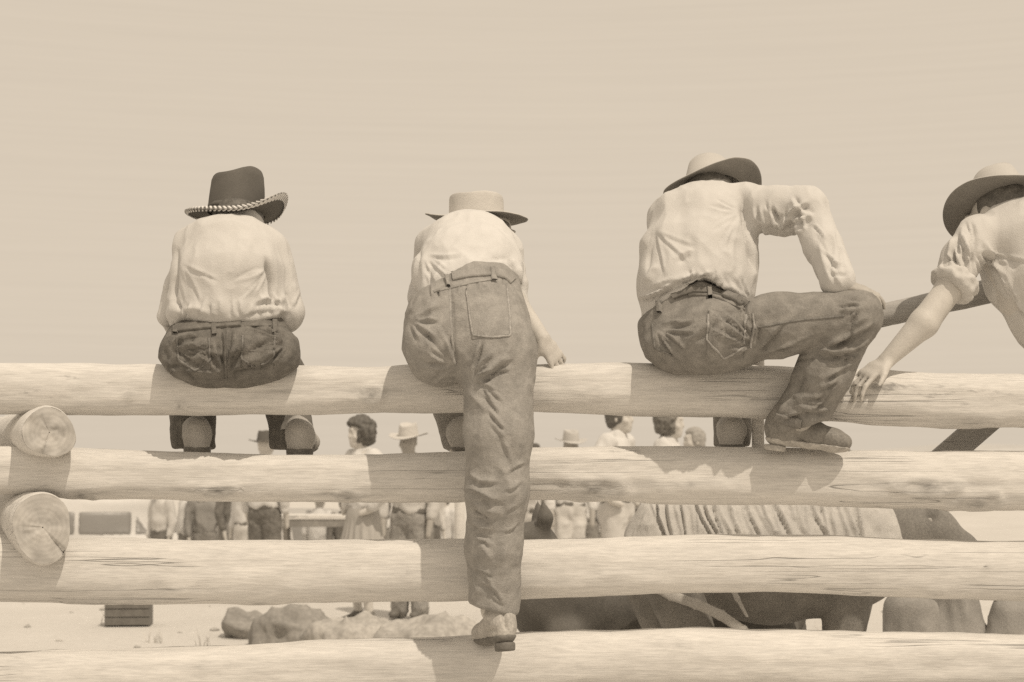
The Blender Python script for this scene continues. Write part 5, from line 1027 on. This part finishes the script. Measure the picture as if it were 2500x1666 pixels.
# dark box, rocks and a sack on the dirt
y = 8.2; x = (315 - 1250) * sc_at(y); z0 = float(gz(np.array([x]), np.array([y]))[0])
cr = tag(empty('crate', (x, y, z0)), 'low dark wooden crate on the pale dirt under the third log', 'crate'); cr.rotation_euler = (0, 0, math.radians(6))
for i in range(3):
    for s in (-1, 1): bm_obj('slat', [((0, s * .12, .045 + i * .068), (.36, .016, .062), None)], M_LEATHER_D, cr, .003)
for s in (-1, 1): bm_obj('end_board', [((s * .172, 0, .105), (.018, .222, .205), None)], M_LEATHER_D, cr, .003)
bm_obj('lid', [((0, 0, .222), (.38, .27, .018), None)], M_LEATHER_D, cr, .003)
def rock(px, depth, sx, sz, label, seed, m=M_ROCK):
    y = depth - CAM_D; x = (px - 1250) * sc_at(y); z0 = float(gz(np.array([x]), np.array([y]))[0])
    r = tag(empty('boulder', (x, y, z0)), label, 'boulder', 'rocks behind the fence'); rg = np.random.default_rng(seed)
    L = [ell((x, y, z0 + sz * .3), (sx, sx * .7, sz), .05)] + [ell((x + rg.uniform(-.5, .5) * sx, y + rg.uniform(-.3, .3) * sx, z0 + sz * rg.uniform(.1, .7)), (sx * rg.uniform(.35, .6), sx * .4, sz * rg.uniform(.4, .6)), .04) for _ in range(5)]
    o = build('stone', L + [clip(lambda P: z0 - .06 - P[:, 2], .01)], .018, m, r, noise=[(4, .07, (1, 1, 1), seed), (10, .03, (1, 1, 1), seed + 1), (28, .008, (1, 1, 1), seed + 2)])
    return r
rock(860, 11.5, .40, .16, 'long low pale boulder between third and bottom logs left of the denim shoe', 3, mat('rock_mid', .42, 1.1, .95, .2, 3, 30, .6, .1))
rock(715, 11.9, .26, .17, 'brown low stone leaning against the long boulder', 6)
rock(600, 12.4, .15, .14, 'smallest brown stone, leftmost of the rocks', 4)
rock(1060, 10.2, .36, .24, 'pale humped boulder right behind the denim shoe', 5, MATS['rock_mid'])
# dry grass tufts and pebbles scattered over the dirt
def scatter():
    rg = np.random.default_rng(21); V = []; F = []
    for i in range(60):
        d = rg.uniform(8.5, 24); px = rg.uniform(-200, 2700); y = d - CAM_D; x = (px - 1250) * sc_at(y)
        if rg.random() < .5 and vnoise(np.array([[x, y, 0.]]), .5, 9)[0] < .1: continue
        z = float(gz(np.array([x]), np.array([y]))[0])
        for b_ in range(rg.integers(5, 12)):
            a = rg.uniform(0, 6.283); h = rg.uniform(.05, .16); l = rg.uniform(.02, .09); w_ = .004; ox, oy = rg.normal(0, .03, 2); sx, sy = -math.sin(a) * w_, math.cos(a) * w_; o_ = len(V)
            V += [(x + ox - sx, y + oy - sy, z - .01), (x + ox + sx, y + oy + sy, z - .01), (x + ox + math.cos(a) * l * .4 + sx * .7, y + oy + math.sin(a) * l * .4 + sy * .7, z + h * .6), (x + ox + math.cos(a) * l * .4 - sx * .7, y + oy + math.sin(a) * l * .4 - sy * .7, z + h * .6), (x + ox + math.cos(a) * l, y + oy + math.sin(a) * l, z + h)]
            F += [(o_, o_ + 1, o_ + 2, o_ + 3), (o_ + 3, o_ + 2, o_ + 4, o_ + 4)]
    me = bpy.data.meshes.new('grass'); me.from_pydata(V, [], [tuple(dict.fromkeys(f)) for f in F]); me.update()
    tag(link('grass', me, mat('dry_grass', .46, 1.2, .9, .3, 3, 30, .1, .1)), 'thin dry grass tufts scattered over the pale dirt', 'grass', kind='stuff')
    V = []; F = []
    base = np.array([(1, 0, 0), (-1, 0, 0), (0, 1, 0), (0, -1, 0), (0, 0, 1), (0, 0, -1)], float); tri = [(0, 2, 4), (2, 1, 4), (1, 3, 4), (3, 0, 4), (2, 0, 5), (1, 2, 5), (3, 1, 5), (0, 3, 5)]
    for i in range(160):
        d = rg.uniform(8, 20); px = rg.uniform(-200, 2700); y = d - CAM_D; x = (px - 1250) * sc_at(y); z = float(gz(np.array([x]), np.array([y]))[0]); r = rg.gamma(2, .007) + .006
        q = base * rg.uniform(.6, 1.3, (6, 1)) * r * np.array([1.2, 1.2, .7]) + np.array([x, y, z + r * .2]); o_ = len(V); V += q.tolist(); F += [tuple(o_ + k for k in t) for t in tri]
    me = bpy.data.meshes.new('pebbles'); me.from_pydata(V, [], F); me.update()
    tag(link('pebbles', me, mat('pebble_stone', .44, 1.0, .95, .3, 3, 30, .3, .1)), 'small loose stones and clods strewn on the dirt', 'pebbles', kind='stuff')
scatter()


# feed sacks standing behind the bottom right of the fence
def sack(px, depth, w_, h_, tilt, label, seed):
    y = depth - CAM_D; x = (px - 1250) * sc_at(y); z0 = float(gz(np.array([x]), np.array([y]))[0])
    r = tag(empty('feed_sack', (x, y, z0)), label, 'sack', 'feed sacks behind the fence'); t = math.tan(tilt)
    L = [tube([(x, y, z0 + .10), (x + t * h_ * .35, y, z0 + h_ * .4), (x + t * h_ * .8, y, z0 + h_ * .82)], [(w_ * .5, w_ * .36), (w_ * .52, w_ * .38), (w_ * .36, w_ * .24)], xd=(1, 0, 0), k=.06), clip(lambda P: z0 + .002 - P[:, 2], .02)]
    o = build('cloth', L, .012, mat('burlap', .33, 1.0, .95, .14, 10, 160, .6, .1), r, noise=[(7, .02, (1, 1, .6), seed), (18, .008, (1, 1, .5), seed + 1)])
    T = [cone((x + t * h_ * .85 + q * w_ * .2, y, z0 + h_ * .9), (x + t * h_ * .9 + q * w_ * .3, y, z0 + h_ * 1.02), .035, .02, .03) for q in (-1, 1)] + [cone((x + t * h_ * .85 - w_ * .2, y, z0 + h_ * .92), (x + t * h_ * .85 + w_ * .2, y, z0 + h_ * .92), .032, .032, .03)]
    build('tied_top', T, .01, MATS['burlap'], r, noise=[(40, .006, (1, 1, .4), seed)])
sack(2205, 7.2, .30, .80, .06, 'upright brown feed sack nearest the dun horse legs', 61)
sack(2330, 7.35, .36, .84, -.05, 'broad brown feed sack in the middle of the three', 62)
sack(2450, 7.3, .34, .76, .1, 'brown feed sack at the right picture edge', 63)
